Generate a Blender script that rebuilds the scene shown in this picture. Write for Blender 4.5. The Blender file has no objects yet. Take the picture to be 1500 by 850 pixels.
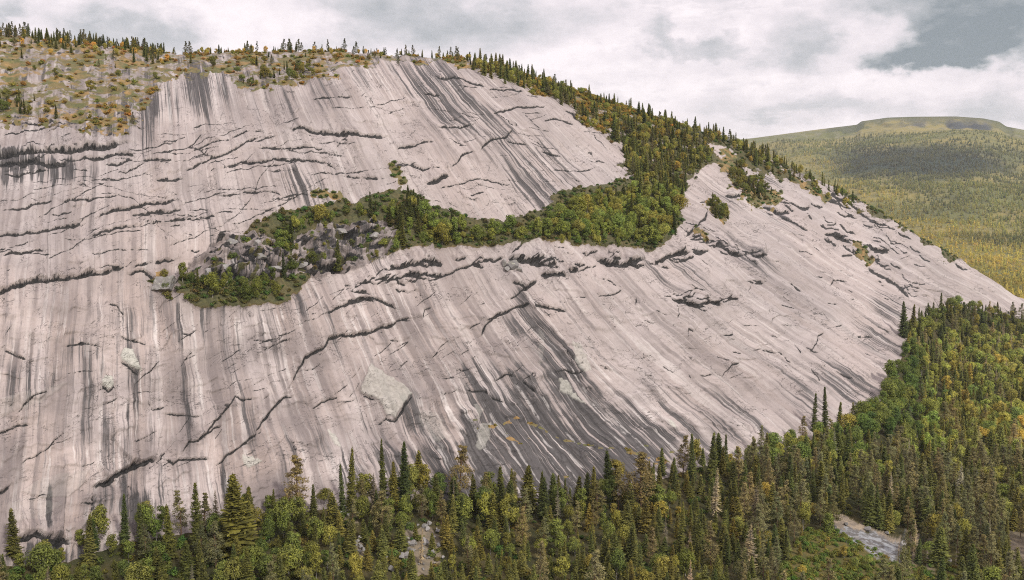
import bpy, math, random
import numpy as np
from mathutils import Vector

random.seed(11)
rng = np.random.default_rng(11)
sc = bpy.context.scene
col = sc.collection
PI = math.pi

# ------------------------------------------------------------------ camera model
CAMZ = 105.0
F = 750.0 / math.tan(math.radians(30))
PITCH = math.atan(125.0 / F)
CP, SP = math.cos(PITCH), math.sin(PITCH)

def px_dir(px, py):
    X = np.asarray(px, float) - 750.0
    Y = -(np.asarray(py, float) - 425.0)
    y = F * CP + Y * SP
    z = -F * SP + Y * CP
    return np.arctan2(X, y), z / np.hypot(X, y)        # azimuth, tan(elevation)

def project(x, y, z):
    zz = z - CAMZ
    f = y * CP - zz * SP
    u = y * SP + zz * CP
    return 750 + F * x / f, 425 - F * u / f

# ------------------------------------------------------------------ numeric helpers
def pchip_slopes(x, y):
    h = np.diff(x, axis=0); d = np.diff(y, axis=0) / h
    m = np.zeros_like(y)
    w1 = 2 * h[1:] + h[:-1]; w2 = h[1:] + 2 * h[:-1]
    same = d[1:] * d[:-1] > 0
    with np.errstate(all='ignore'):
        hm = (w1 + w2) / (w1 / d[:-1] + w2 / d[1:])
    m[1:-1] = np.where(same, hm, 0)
    m[0] = d[0]; m[-1] = d[-1]
    return m

def pchip(x, y, xq):
    x = np.asarray(x, float); y = np.asarray(y, float)
    m = pchip_slopes(x, y)
    i = np.clip(np.searchsorted(x, xq) - 1, 0, len(x) - 2)
    h = x[i + 1] - x[i]; t = np.clip((xq - x[i]) / h, 0, 1)
    t2, t3 = t * t, t * t * t
    return ((2*t3 - 3*t2 + 1) * y[i] + (t3 - 2*t2 + t) * h * m[i] + (-2*t3 + 3*t2) * y[i+1] + (t3 - t2) * h * m[i+1])

def smooth1(a, n):
    k = np.hanning(2 * n + 3)[1:-1]; k /= k.sum()
    return np.convolve(np.pad(a, n, mode='edge'), k, mode='valid')

def sstep(a, b, x):
    t = np.clip((x - a) / (b - a), 0, 1)
    return t * t * (3 - 2 * t)

_perm = rng.permutation(4096)
_gang = rng.random(4096) * 2 * PI
_gx, _gy = np.cos(_gang).astype(np.float32), np.sin(_gang).astype(np.float32)

def gnoise(x, y, seed=0):
    """2-D gradient noise, about -0.7..0.7"""
    xi = np.floor(x).astype(np.int64); yi = np.floor(y).astype(np.int64)
    fx = (x - xi).astype(np.float32); fy = (y - yi).astype(np.float32)
    def g(ix, iy, dx, dy):
        h = _perm[(_perm[(ix + seed * 131) & 4095] + iy + seed * 17) & 4095]
        return _gx[h] * dx + _gy[h] * dy
    u = fx * fx * fx * (fx * (fx * 6 - 15) + 10); v = fy * fy * fy * (fy * (fy * 6 - 15) + 10)
    a = g(xi, yi, fx, fy); b = g(xi + 1, yi, fx - 1, fy)
    c = g(xi, yi + 1, fx, fy - 1); d = g(xi + 1, yi + 1, fx - 1, fy - 1)
    return (a + (b - a) * u) * (1 - v) + (c + (d - c) * u) * v

def fbm(x, y, oct=4, seed=0, gain=.5):
    s = 0; a = 1.0
    for o in range(oct):
        s = s + a * gnoise(x * 2**o, y * 2**o, seed + o * 7)
        a *= gain
    return s

def in_poly(px, py, poly):
    px = np.asarray(px, float); py = np.asarray(py, float)
    r = np.zeros(px.shape, bool)
    n = len(poly)
    for i in range(n):
        x1, y1 = poly[i]; x2, y2 = poly[(i + 1) % n]
        if y1 == y2: continue
        c = ((y1 > py) != (y2 > py)) & (px < (x2 - x1) * (py - y1) / (y2 - y1) + x1)
        r ^= c
    return r

# ------------------------------------------------------------------ the terrain's main lines (photo pixels -> azimuth, elevation), distances in metres
L_foot = [(-400,900,219),(0,830,229),(100,822,233),(200,796,240),(300,777,245),(400,756,254),(500,740,262),(600,731,269),(700,736,276),(800,743,281),
          (900,728,292),(1000,694,313),(1100,672,342),(1200,642,374),(1270,612,404),(1310,552,458),(1330,500,520),(1350,466,600),(1400,452,700),(1450,459,760),(1500,468,806),(1600,482,835),(1900,560,860)]
L_mid = [(-400,450,288),(0,440,288),(200,420,300),(400,400,320),(600,374,340),(750,366,357),(900,369,380),(1000,386,402),(1100,415,440),(1200,432,490),
         (1300,428,582),(1350,424,650),(1400,432,735),(1500,456,820),(1600,472,850),(1900,545,880)]
L_rim = [(-400,190,385),(0,180,385),(200,160,395),(400,130,415),(550,105,440),(700,110,465),(800,145,490),(900,200,515),(1000,235,545),(1100,265,580),
         (1200,302,625),(1300,352,690),(1400,402,765),(1500,450,835),(1600,468,865),(1900,540,900)]
L_sky = [(-400,55,530),(0,52,520),(100,66,517),(200,76,514),(270,82,512),(400,80,510),(500,83,512),(600,86,516),(680,90,524),(750,110,536),(850,142,558),(950,172,588),(1050,203,625),
         (1100,222,642),(1150,244,661),(1200,266,684),(1250,292,708),(1300,319,740),(1350,350,772),(1400,380,803),(1450,411,832),(1500,441,862),(1600,462,890),(1900,535,930)]

AZ_VIS = math.radians(31.5)
NC, NM = 1300, 70
az = np.concatenate([np.linspace(-math.radians(50), -AZ_VIS, NM, endpoint=False), np.linspace(-AZ_VIS, AZ_VIS, NC), np.linspace(AZ_VIS, math.radians(50), NM + 1)[1:]])
NA = len(az)

def line_at(L, sm):
    p = np.array(L, float)
    a, te = px_dir(p[:, 0], p[:, 1])
    R = pchip(a, p[:, 2], np.clip(az, a[0], a[-1])); T = pchip(a, te, np.clip(az, a[0], a[-1]))
    return smooth1(R, sm), smooth1(T, max(3, sm // 3))

RF, TF = line_at(L_foot, 24); RM, TM = line_at(L_mid, 30); RR, TR = line_at(L_rim, 30); RS, TS = line_at(L_sky, 16)
zf, zm, zr, zs = (CAMZ + R * T for R, T in ((RF, TF), (RM, TM), (RR, TR), (RS, TS)))
one = np.ones(NA)
KR = np.stack([20*one, 110*one, RF*.72, RF, RM, RR, RS, RS+60, RS+330, RS+900])
KZ = np.stack([-6*one, -4*one, np.minimum(0.5, zf*.1)*one, zf, zm, zr, zs, zs-3.5-.03*np.maximum(zs,0), np.maximum(zs*.45-20, -30), -40*one])
KT = np.arange(10.0)
NR0, NR1, NR2, NR3 = 220, 640, 150, 60
tt = np.concatenate([np.linspace(0, 1.7, 30, endpoint=False), np.linspace(1.7, 3, NR0 - 30, endpoint=False), np.linspace(3, 5, NR1, endpoint=False), np.linspace(5, 6.3, NR2, endpoint=False), np.linspace(6.3, 9, NR3)])
NR = len(tt)

def prof(K):
    m = pchip_slopes(KT[:, None] * np.ones((1, NA)), K)
    i = np.clip(np.floor(tt).astype(int), 0, 8)
    t = (tt - i)[:, None]; t2, t3 = t*t, t*t*t
    return (2*t3-3*t2+1)*K[i] + (t3-2*t2+t)*m[i] + (-2*t3+3*t2)*K[i+1] + (t3-t2)*m[i+1]

GR, GZ = prof(KR), prof(KZ)
SA, CA = np.sin(az)[None], np.cos(az)[None]
BX, BY = GR * SA, GR * CA
PX, PY = project(BX, BY, GZ)

# ------------------------------------------------------------------ surface maps over the face (1 cell is about 0.3 m of rock)
X0, X1, Y0, Y1 = -320, 1820, -60, 930
W, H = X1 - X0, Y1 - Y0
gx, gy = np.meshgrid(np.arange(X0, X1, dtype=np.float32), np.arange(Y0, Y1, dtype=np.float32))

# run-off direction: dx/dy of the fall line, and S = label of the fall line through each point
kx = np.array([-320, 0, 150, 300, 450, 600, 750, 900, 1050, 1200, 1350, 1820], float)
kv = np.array([-.14, -.11, -.03, .10, .30, .45, .68, .95, 1.22, 1.5, 1.7, 1.8])
xs = np.arange(X0, X1, dtype=float)
def k_at(x, y): return np.interp(x, kx, kv) * (1 + .55 * max(0, min(1, (400 - y) / 300)))
S = np.zeros((H, W), np.float32)
yr = 430 - Y0
S[yr] = xs
for j in range(yr + 1, H): S[j] = np.interp(xs - k_at(xs, j + Y0), xs, S[j-1])
for j in range(yr - 1, -1, -1): S[j] = np.interp(xs + k_at(xs, j + Y0), xs, S[j+1])
# a gentle meander, so that no streak is dead straight
S = S + 5 * fbm(gx / 90, gy / 120, 2, 3) + 1.6 * fbm(gx / 22, gy / 30, 2, 5)

D = np.zeros((H, W), np.float32)           # relief in metres along the normal
CR = np.zeros((H, W), np.float32)          # shade in cracks and under roofs painted dark, with damp rock
ST = np.zeros((H, W), np.float32)          # dark run-off stain
PA = np.zeros((H, W), np.float32)          # pale lichened plates

D += 2.6 * fbm(gx / 190, gy / 120, 3, 11) + .8 * fbm(S / 40, gy / 160, 3, 12) + .30 * fbm(gx / 16, gy / 9, 3, 13)
# slabs lapping like shingles, broken up
lap = gy / 34 + .35 * gx / 34 * np.interp(gx, [0, 500, 1000, 1500], [.35, .9, -.2, -.9]) + 1.6 * fbm(gx / 130, gy / 80, 3, 21) + .25 * fbm(gx / 14, gy / 14, 2, 25)
fr = lap - np.floor(lap)
lm = sstep(.02, .35, fbm(gx / 70, gy / 40, 3, 22))
D += .75 * lm * np.where(fr > .94, (1 - fr) / .06, fr / .94)
CR = np.maximum(CR, .75 * lm * sstep(.93, .965, fr) * sstep(-.1, .2, fbm(gx / 25, gy / 18, 2, 24)))
# fine flake relief
lap2 = gy / 13 + .25 * gx / 13 + 1.7 * fbm(gx / 42, gy / 30, 3, 31)
fr2 = lap2 - np.floor(lap2)
lm2 = sstep(.0, .4, fbm(gx / 36, gy / 26, 3, 32))
D += .30 * lm2 * np.where(fr2 > .9, (1 - fr2) / .1, fr2 / .9)

def jag(pts, amp=.1, lv=4):
    pts = [np.array(p, float) for p in pts]
    for _ in range(lv):
        out = [pts[0]]
        for a, b in zip(pts[:-1], pts[1:]):
            d = b - a; L = np.hypot(*d)
            if L > 3:
                n = np.array([-d[1], d[0]])
                out.append(a + d * random.uniform(.4, .6) + n * random.uniform(-amp, amp))
            out.append(b)
        pts = out
    return np.array(pts)

def crack(pts, w=2.0, h=1.0, dark=1.0, lip=None, amp=.085):
    P = jag(pts, amp)
    lip = lip or (12 + 8 * h)
    m = int(3 * lip + w + 4)
    x0 = int(max(X0, P[:, 0].min() - m)); x1 = int(min(X1, P[:, 0].max() + m))
    y0 = int(max(Y0, P[:, 1].min() - m)); y1 = int(min(Y1, P[:, 1].max() + m))
    if x1 <= x0 or y1 <= y0: return
    sl = (slice(y0 - Y0, y1 - Y0), slice(x0 - X0, x1 - X0))
    qx, qy = gx[sl], gy[sl]
    best = np.full(qx.shape, 1e9, np.float32); sd = np.zeros_like(best); tl = np.zeros_like(best)
    cum = np.concatenate([[0], np.cumsum(np.hypot(*np.diff(P, axis=0).T))]); tot = cum[-1]
    for i in range(len(P) - 1):
        a, b = P[i], P[i+1]; d = b - a; L2 = max(1e-6, d @ d); L = math.sqrt(L2)
        if L < 1e-3: continue
        t = np.clip(((qx - a[0]) * d[0] + (qy - a[1]) * d[1]) / L2, 0, 1)
        dist = np.hypot(qx - a[0] - t * d[0], qy - a[1] - t * d[1])
        side = ((qx - a[0]) * d[1] - (qy - a[1]) * d[0]) / L
        if d[0] < 0 or (abs(d[0]) < .25 * abs(d[1]) and d[1] > 0): side = -side
        up = dist < best
        best = np.where(up, dist, best); sd = np.where(up, np.sign(side) * dist, sd); tl = np.where(up, cum[i] + t * L, tl)
    tp = np.clip(np.minimum(tl, tot - tl) / max(4., .22 * tot), 0, 1) ** .7
    rr_ = random.random() * 50
    var = .8 + .9 * gnoise(tl / 17, np.full_like(tl, rr_), 41) + .5 * gnoise(tl / 5, np.full_like(tl, rr_ + 9), 42)
    tp = tp * np.clip(var, .12 if w < 3 else .6, 1.25)
    inside = np.exp(-np.maximum(0, best - np.abs(sd)) / 3)
    ww = .82 * w * np.clip(.3 + .6 * tp + .55 * gnoise(tl / 9, np.full_like(tl, rr_ + 3), 43), .12, 1.2)
    h = h * .9
    D[sl] += h * tp * np.where(sd > 0, np.exp(-best / lip) * sstep(-.2, .6, sd), -.42 * sstep(-ww - .5, -.1, sd) * (sd > -2 * w - 3))
    band = sstep(-ww - .35, -ww * .8, sd) * (1 - sstep(.1, .7, sd))
    CR[sl] = np.maximum(CR[sl], dark * np.clip(tp * 1.7, 0, 1) * band)
    # wet seep below
    ST[sl] += (.0 if w < 4 else .07) * min(1.5, h) * tp * np.where(sd < 0, np.exp(sd / (6 * h + 2)), 0) * (1 - band)

C = []
def c(w, h, *p): C.append((w, h, [(p[i], p[i+1]) for i in range(0, len(p), 2)]))
# upper left sheets
c(8,3.0, -60,240, 0,232, 35,228, 80,224, 133,220, 171,215, 205,213); c(9,1.6, -40,250, 0,243, 30,241, 65,240, 110,234); c(2,.8, 0,257, 67,249, 80,247)
c(3.5,1.4, 110,233, 150,232, 187,231, 208,233); c(3,1., 150,240, 171,243, 198,239); c(3,1.2, 208,239, 230,234, 254,233)
c(3,1.4, 262,249, 283,243, 302,235, 328,225, 344,220, 374,206, 395,203); c(3,1.2, 312,251, 334,243, 355,237, 382,241, 402,236, 437,235, 463,237, 485,244, 503,255)
c(2,.8, 171,253, 184,255, 198,248, 214,239); c(5,1.2, 224,264, 240,264, 272,259); c(2,.7, 144,264, 174,264, 184,261)
c(3,.9, 0,311, 21,308, 43,303, 67,297, 80,293); c(2.5,.9, 93,301, 107,295, 144,292, 176,289); c(4.5,1.5, 134,324, 150,316, 174,309, 208,304, 235,300, 256,293, 272,291)
c(4.5,1.3, 190,317, 214,317, 235,313, 267,308); c(3.5,1.3, -30,353, 0,349, 24,345, 53,340, 88,332, 120,329, 139,323); c(3.5,1.1, 131,348, 150,341, 171,337, 195,337)
c(2,.8, 238,328, 267,325, 294,324, 320,325); c(3,1., 0,376, 19,372, 43,371, 61,367, 77,367); c(5.5,2.6, -40,446, 0,433, 16,422, 40,414, 80,406, 120,402, 160,396, 187,393)
c(2.5,1.3, 187,393, 214,388, 246,382, 267,378); c(3.5,1.6, 184,399, 214,395, 224,404, 240,405, 256,410, 278,408); c(2.5,1., 312,285, 347,284, 374,281, 402,283, 423,291)
c(2,.6, 104,249, 131,252); c(2,.6, 115,272, 128,277); c(2,.6, 246,336, 264,333); c(1.6,.5, 72,313, 107,312); c(1.8,.7, 131,391, 157,392, 184,390, 203,380); c(1.6,.5, 270,312, 307,311); c(1.6,.5, 270,368, 294,368)
c(2,.7, 0,203, 35,195, 69,187, 101,187); c(2.4,.9, 0,181, 27,181, 53,184, 104,186); c(1.5,.5, 275,216, 296,200); c(2,.8, 275,222, 312,210, 355,195, 400,194); c(1.5,.5, 28,222, 62,214)
# upper middle
c(5.5,1.9, 413,191, 445,192, 490,196, 544,199, 578,204); c(2.5,1., 370,220, 423,220, 482,224); c(1.6,.6, 370,211, 394,204, 421,198); c(1.5,.5, 455,213, 490,207, 495,212, 530,212)
c(2.6,1.1, 576,228, 584,219, 610,216, 637,212); c(2.2,.9, 632,190, 672,191, 701,179); c(2,.6, 445,145, 469,145, 519,143); c(3,1., 626,107, 664,112, 696,123, 720,127); c(2,.7, 605,136, 648,140)
c(3,1.1, 720,168, 740,162, 775,160, 804,156); c(2,.8, 714,131, 770,133); c(3,1.3, 700,228, 706,218, 717,208, 738,203, 752,190); c(2.2,.8, 793,179, 812,175, 841,184); c(2,.8, 823,163, 852,184, 868,192)
c(2.5,1.1, 493,259, 517,260, 543,260, 570,256); c(1.6,.5, 410,224, 458,225, 514,232); c(2.2,.8, 567,243, 600,243, 621,249, 647,249); c(5,2., 622,268, 637,267, 647,261, 661,260); c(2.4,1., 658,249, 674,233, 704,225)
c(2,.7, 631,276, 658,275, 680,269, 714,264, 744,271, 765,272); c(1.8,.6, 685,289, 712,283); c(1.6,.6, 740,205, 775,212); c(2,.7, 780,215, 830,235); c(1.7,.6, 800,245, 850,250, 880,243)
# crag walls on the bench
c(11,3.4, 440,384, 470,393, 498,388, 514,372); c(7,2.6, 292,396, 330,404, 372,412, 402,406); c(6,2.4, 432,362, 470,352, 512,344, 560,338); c(7,2.6, 345,372, 372,380, 398,390, 425,396); c(5,2., 515,372, 545,362, 575,350); c(4,1.8, 300,376, 330,366, 350,364)
# the bench's underside
c(5.5,2.2, 568,398, 597,396, 618,389, 642,391, 648,385); c(3.5,1.6, 551,420, 573,412, 597,408, 624,407, 653,404, 669,396, 696,383, 728,381, 742,376); c(3,1.2, 506,444, 530,437, 554,441)
c(9,3., 742,376, 764,381, 783,384, 801,381); c(8,2.6, 788,402, 804,404, 820,402, 833,407); c(5,1.8, 748,414, 769,423, 788,407); c(8,2.8, 866,379, 890,388, 906,391, 927,387, 948,378); c(6,2.2, 960,386, 975,378, 996,372, 1015,369)
c(4,1.8, 1002,348, 1018,335, 1031,321, 1036,297); c(2.4,1., 1023,297, 1038,294); c(4,1.6, 1026,354, 1047,356, 1060,367, 1079,375, 1100,374); c(2.4,1., 857,396, 874,391); c(4,1.6, 1060,282, 1084,287, 1090,276)
c(2,.8, 874,411, 906,422); c(2,.7, 1092,412, 1119,416); c(2,.7, 1063,436, 1084,438); c(1.8,.7, 1119,351, 1122,378); c(6,2., 1118,300, 1140,310, 1158,312)
# lower middle
c(4,1.3, 466,463, 498,449, 527,439, 543,437, 557,441, 573,448, 584,455); c(4.2,2., 418,575, 429,559, 437,540, 445,524, 471,511, 482,495, 501,489, 519,491, 557,480, 589,468, 618,467); c(1.6,.8, 618,467, 621,455, 632,452)
c(4,1.8, 368,648, 381,620, 405,591, 418,581, 439,576); c(2,.8, 455,599, 471,588, 498,583); c(2.8,1.2, 525,578, 538,583, 554,591); c(4,1.6, 551,621, 565,614, 578,617, 592,594, 602,579)
c(2.6,1.1, 677,574, 704,576, 722,587, 741,591); c(2.6,1.1, 717,561, 738,551, 754,553, 770,564, 788,577, 799,575); c(1.6,.6, 669,524, 690,511); c(1.6,.6, 685,484, 706,473)
c(4.5,1.7, 701,497, 709,479, 725,463, 744,455, 768,447, 780,441); c(3,1.2, 744,441, 765,425, 778,420); c(3,1.2, 780,441, 785,449, 807,453, 833,456); c(2.4,1., 809,547, 825,543, 847,547, 860,541)
c(1.8,.7, 876,532, 892,540); c(4.2,1.7, 978,436, 994,444, 1020,449, 1034,444, 1060,447); c(1.8,.7, 990,444, 991,468); c(2,.9, 1004,497, 1006,483, 1015,488); c(2.2,1., 1055,493, 1071,491, 1073,484)
c(2.6,1.1, 1052,556, 1058,547, 1068,536, 1084,532); c(1.7,.7, 1023,551, 1042,549); c(2,.9, 1098,513, 1140,517, 1161,537); c(1.7,.6, 1071,516, 1095,521); c(1.8,.7, 874,436, 898,432, 911,424); c(1.5,.5, 943,468, 959,475)
c(1.8,.7, 1060,437, 1084,436); c(1.5,.5, 817,444, 831,445); c(1.4,.5, 1087,476, 1114,477); c(1.5,.6, 828,511, 841,543); c(1.6,.6, 430,497, 406,504); c(1.6,.5, 569,498, 585,500)
# right flank
c(3,1.3, 1143,316, 1161,324, 1188,337); c(2.4,1., 1135,292, 1167,303, 1188,308); c(4,1.5, 1207,341, 1228,348, 1250,361); c(2,.7, 1207,291, 1228,300); c(3.4,1.3, 1228,292, 1250,305, 1271,319, 1292,335)
c(5,1.6, 1260,359, 1287,367, 1303,370); c(5,1.5, 1271,382, 1298,407, 1324,428, 1338,442); c(1.8,.7, 1335,386, 1367,396); c(2.4,1., 1153,412, 1177,428); c(2.6,1.1, 1215,420, 1220,410, 1244,412)
c(3,1., 1233,373, 1252,372); c(1.6,.6, 1196,404, 1207,407); c(2,.8, 1100,411, 1119,416); c(2.6,1., 1354,348, 1380,356, 1410,378); c(2,.8, 1209,445, 1225,447); c(2.4,1., 1255,491, 1271,497)
c(2.8,1.2, 1183,519, 1193,505, 1196,493, 1207,488); c(1.7,.6, 1281,476, 1308,487); c(1.7,.6, 1217,543, 1249,556); c(1.5,.5, 1127,492, 1140,496); c(1.6,.6, 1270,345, 1320,378); c(1.5,.5, 1320,345, 1335,352)
# lower left
c(2,.8, 155,445, 171,449, 184,465); c(2.4,1., 174,493, 192,500, 214,508); c(2,.7, 91,509, 112,507, 139,508, 154,516); c(2,.8, 0,512, 21,516, 40,525); c(2.4,1., 172,530, 187,541, 207,553)
c(2.4,.9, 145,569, 155,578, 165,568); c(1.7,.6, 211,553, 238,527); c(2.2,.9, -20,644, 0,634, 21,624, 51,620); c(1.6,.6, 152,595, 171,584); c(1.8,.7, 214,585, 224,600, 243,596); c(2.2,.8, 235,606, 275,610, 296,612)
c(3,1.2, 291,646, 307,628, 328,602, 344,581, 355,588, 382,585); c(1.8,.6, 368,497, 400,503); c(2.2,.8, 264,489, 283,490); c(1.8,.7, 16,616, 40,590, 93,551); c(10,3.6, 132,716, 168,694, 195,678, 222,671, 234,674)
c(3,1.3, 234,674, 243,660); c(3.4,1.6, 238,671, 254,679, 262,672, 285,672, 310,674); c(3,1.4, 262,672, 275,648, 288,648, 302,636, 328,623); c(2.6,1.1, 310,686, 334,666, 360,648, 379,636, 381,626)
c(2,.8, 27,682, 45,671, 80,644, 96,634); c(3,1.1, 115,738, 134,740); c(2.4,1.2, 134,757, 133,720); c(12,3.2, 10,790, 53,783, 85,795, 110,794); c(2,.8, 0,634, 29,623); c(4,1.5, -20,730, 5,720, 20,706)
for w, h, p in C: crack(p, w, h)
# many short natural breaks along the sheeting
for i in range(420):
    x, y = random.uniform(-250, 1560), random.uniform(95, 800)
    if x > 1150 and y < 300: continue
    bas = float(np.interp(x, [0, 250, 500, 750, 1000, 1300, 1500], [-8, -12, -28, -20, 12, 24, 28])) if y > 380 else float(np.interp(x, [0, 300, 600, 900, 1300], [-9, -6, -4, 8, 26]))
    a = math.radians(random.gauss(bas, 18)); L = random.choice([6, 9, 12, 18, 26, 40]) * random.uniform(.7, 1.3) * (1.35 if (y < 390 and x < 420) else .8)
    pts = [(x, y), (x + L * .5 * math.cos(a), y + L * .5 * math.sin(a) + random.uniform(-2, 2)), (x + L * math.cos(a), y + L * math.sin(a))]
    crack(pts, random.uniform(.6, 1.3), random.uniform(.1, .35), random.uniform(.55, 1.), amp=.1)

def family(nn, xr, yr, base, spread, Ls, wr, hr, ok=None):
    for _ in range(nn):
        x, y = random.uniform(*xr), random.uniform(*yr)
        if ok and not ok(x, y): continue
        a = math.radians(random.gauss(base, spread)); L = random.uniform(*Ls); pts = [(x, y)]
        m = max(2, int(L / 22))
        for k in range(m):
            a += math.radians(random.gauss(0, 9)); x += L / m * math.cos(a); y += L / m * math.sin(a); pts.append((x, y))
        crack(pts, random.uniform(*wr), random.uniform(*hr), random.uniform(.8, 1.), amp=.07)
family(52, (-150, 500), (215, 385), -9, 5, (50, 170), (1., 2.), (.2, .5), lambda x, y: y < 395 - x * .12)
family(16, (60, 420), (180, 240), -10, 6, (25, 90), (.9, 1.6), (.2, .4), lambda x, y: y > 205 - x * .05)
family(40, (380, 800), (120, 300), 2, 12, (14, 70), (.8, 1.5), (.15, .4))
family(64, (300, 760), (430, 600), -30, 10, (12, 60), (.8, 1.6), (.15, .4))
family(34, (-100, 320), (440, 760), -28, 16, (12, 60), (.8, 1.6), (.15, .45))
family(60, (780, 1320), (290, 560), 18, 24, (7, 30), (.9, 2.2), (.2, .6), lambda x, y: y > 300 + (x - 1000) * .25)
family(20, (650, 930), (160, 290), 22, 12, (14, 50), (.8, 1.6), (.2, .4))
def belt(path, nn, sp_, base, spread, Ls, wr, hr):
    P = np.array(path, float)
    for _ in range(nn):
        i = random.randrange(len(P) - 1); t = random.random(); q = P[i] * (1 - t) + P[i+1] * t
        x, y = q[0] + random.gauss(0, sp_), q[1] + random.gauss(0, sp_ * .6); a = math.radians(random.gauss(base, spread)); L = random.uniform(*Ls)
        crack([(x, y), (x + L*.4*math.cos(a + .3), y + L*.4*math.sin(a + .3)), (x + L*math.cos(a), y + L*math.sin(a))], random.uniform(*wr), random.uniform(*hr), 1., amp=.18)
belt([(1118,290),(1170,305),(1230,345),(1280,370),(1330,440)], 46, 12, 30, 16, (10, 38), (1.1, 2.6), (.5, 1.3))
belt([(1150,262),(1240,300),(1310,350),(1400,395)], 22, 9, 30, 10, (12, 44), (1.2, 2.6), (.4, 1.))
belt([(560,398),(650,388),(745,378),(810,392),(880,384),(960,382),(1020,366)], 42, 7, 3, 16, (10, 36), (1.2, 3.4), (.6, 1.8))
belt([(480,430),(560,412),(650,404)], 12, 8, -14, 14, (14, 44), (1.4, 3.), (.5, 1.2))
belt([(1000,345),(1040,360),(1100,376)], 22, 8, 12, 20, (10, 30), (1.5, 3.4), (.5, 1.3))
belt([(970,436),(1060,446)], 14, 7, 10, 16, (10, 34), (1.3, 3.2), (.5, 1.2))
# ---- dark run-off areas: (x, y, half-length down the fall line, half-width, strength)
def stain(x, y, la, lw, s, arr=ST, f=1.):
    k = float(k_at(np.array([x]), y)[0]); n = math.hypot(1, k)
    ex, ey = k / n, 1 / n
    m = int(1.6 * max(la, lw) + 4)
    x0, x1, y0, y1 = max(X0, int(x-m)), min(X1, int(x+m)), max(Y0, int(y-m)), min(Y1, int(y+m))
    if x1 <= x0 or y1 <= y0: return
    sl = (slice(y0-Y0, y1-Y0), slice(x0-X0, x1-X0))
    dx, dy = gx[sl]-x, gy[sl]-y
    u = (dx*ex + dy*ey) / la; v = (dx*ey - dy*ex) / lw
    r = np.hypot(u, v) + .5 * fbm(S[sl] / 14, gy[sl] / 60, 3, 51) + .25 * fbm(gx[sl] / 30, gy[sl] / 30, 3, 52)
    arr[sl] += s * (1 - sstep(.3, 1.3, r))
for a in [(780,650,120,95,.6),(700,690,60,70,.6),(850,690,80,70,.65),(930,665,50,50,.5),(640,690,50,50,.45),(880,640,120,24,.5),(920,600,90,12,.4),(1010,640,60,16,.45),(1060,630,50,12,.4),(560,660,60,16,.4),(520,690,40,20,.4),(20,560,40,50,.3),(130,600,70,14,.35),(230,680,70,10,.45),(275,600,90,8,.35),(150,520,60,10,.35),(360,620,70,12,.35),(330,740,40,20,.5),(200,745,30,36,.55),(140,745,24,8,.6),(70,745,40,6,.6),(265,470,40,8,.4),(300,480,60,6,.4),(340,470,50,7,.4),(480,470,60,8,.35),(760,640,150,52,.55),(830,680,120,60,.55),(900,650,120,40,.5),(960,640,70,25,.45),(800,500,95,26,.6),(850,570,80,22,.5),(745,480,30,16,.35),(700,600,90,30,.35),(640,650,80,45,.30),(600,610,40,18,.4),
          (650,140,75,45,.62),(600,120,45,18,.4),(720,180,55,26,.42),(760,240,60,40,.42),(790,285,50,40,.55),(820,230,70,24,.3),(530,115,30,20,.3),(470,130,40,18,.28),(385,165,50,14,.35),(420,150,40,16,.28),(320,150,45,28,.35),(290,140,40,22,.3),
          (430,270,35,22,.45),(460,285,40,28,.3),(30,240,16,95,1.2),(-60,245,20,90,1.2),(60,262,10,60,.4),(500,362,26,60,.7),(365,388,28,60,.6),(215,185,60,16,.5),(240,150,44,20,.5),(180,170,40,30,.35),(300,125,30,40,.45),(150,190,24,40,.3),(60,285,60,14,.22),(180,500,60,20,.35),(195,570,60,14,.5),(170,650,70,26,.32),(290,560,90,22,.22),(340,520,80,18,.28),(400,500,60,22,.25),(110,540,60,30,.3),(60,580,50,30,.2),
          (190,740,50,45,.35),(250,720,70,20,.35),(320,720,60,20,.35),(430,690,70,22,.35),(480,660,70,20,.3),(545,660,55,14,.42),(575,690,40,22,.45),(70,735,40,8,.35),(100,740,40,8,.3),(60,818,24,55,1.0),(95,815,20,36,.9),
          (720,720,70,60,.4),(870,720,50,40,.4),(1080,600,80,22,.35),(1180,590,60,22,.42),(1000,600,90,18,.3),(1240,560,60,28,.5),(1290,500,50,24,.42),(1140,540,60,16,.2),(1300,450,40,20,.4),(1120,270,30,18,.3),(1060,290,40,26,.3),(1090,370,60,18,.3),(1150,330,60,14,.35),(1010,400,60,16,.3),(960,400,50,14,.25),
          (310,440,30,60,.28),(430,440,40,40,.3),(230,440,30,30,.25),(560,385,20,30,.3),(250,330,60,16,.2),(300,330,50,14,.26),(210,330,90,8,.25),(130,300,110,9,.22),(75,330,90,7,.25),(240,160,40,20,.3)]:
    stain(*a)
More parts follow.
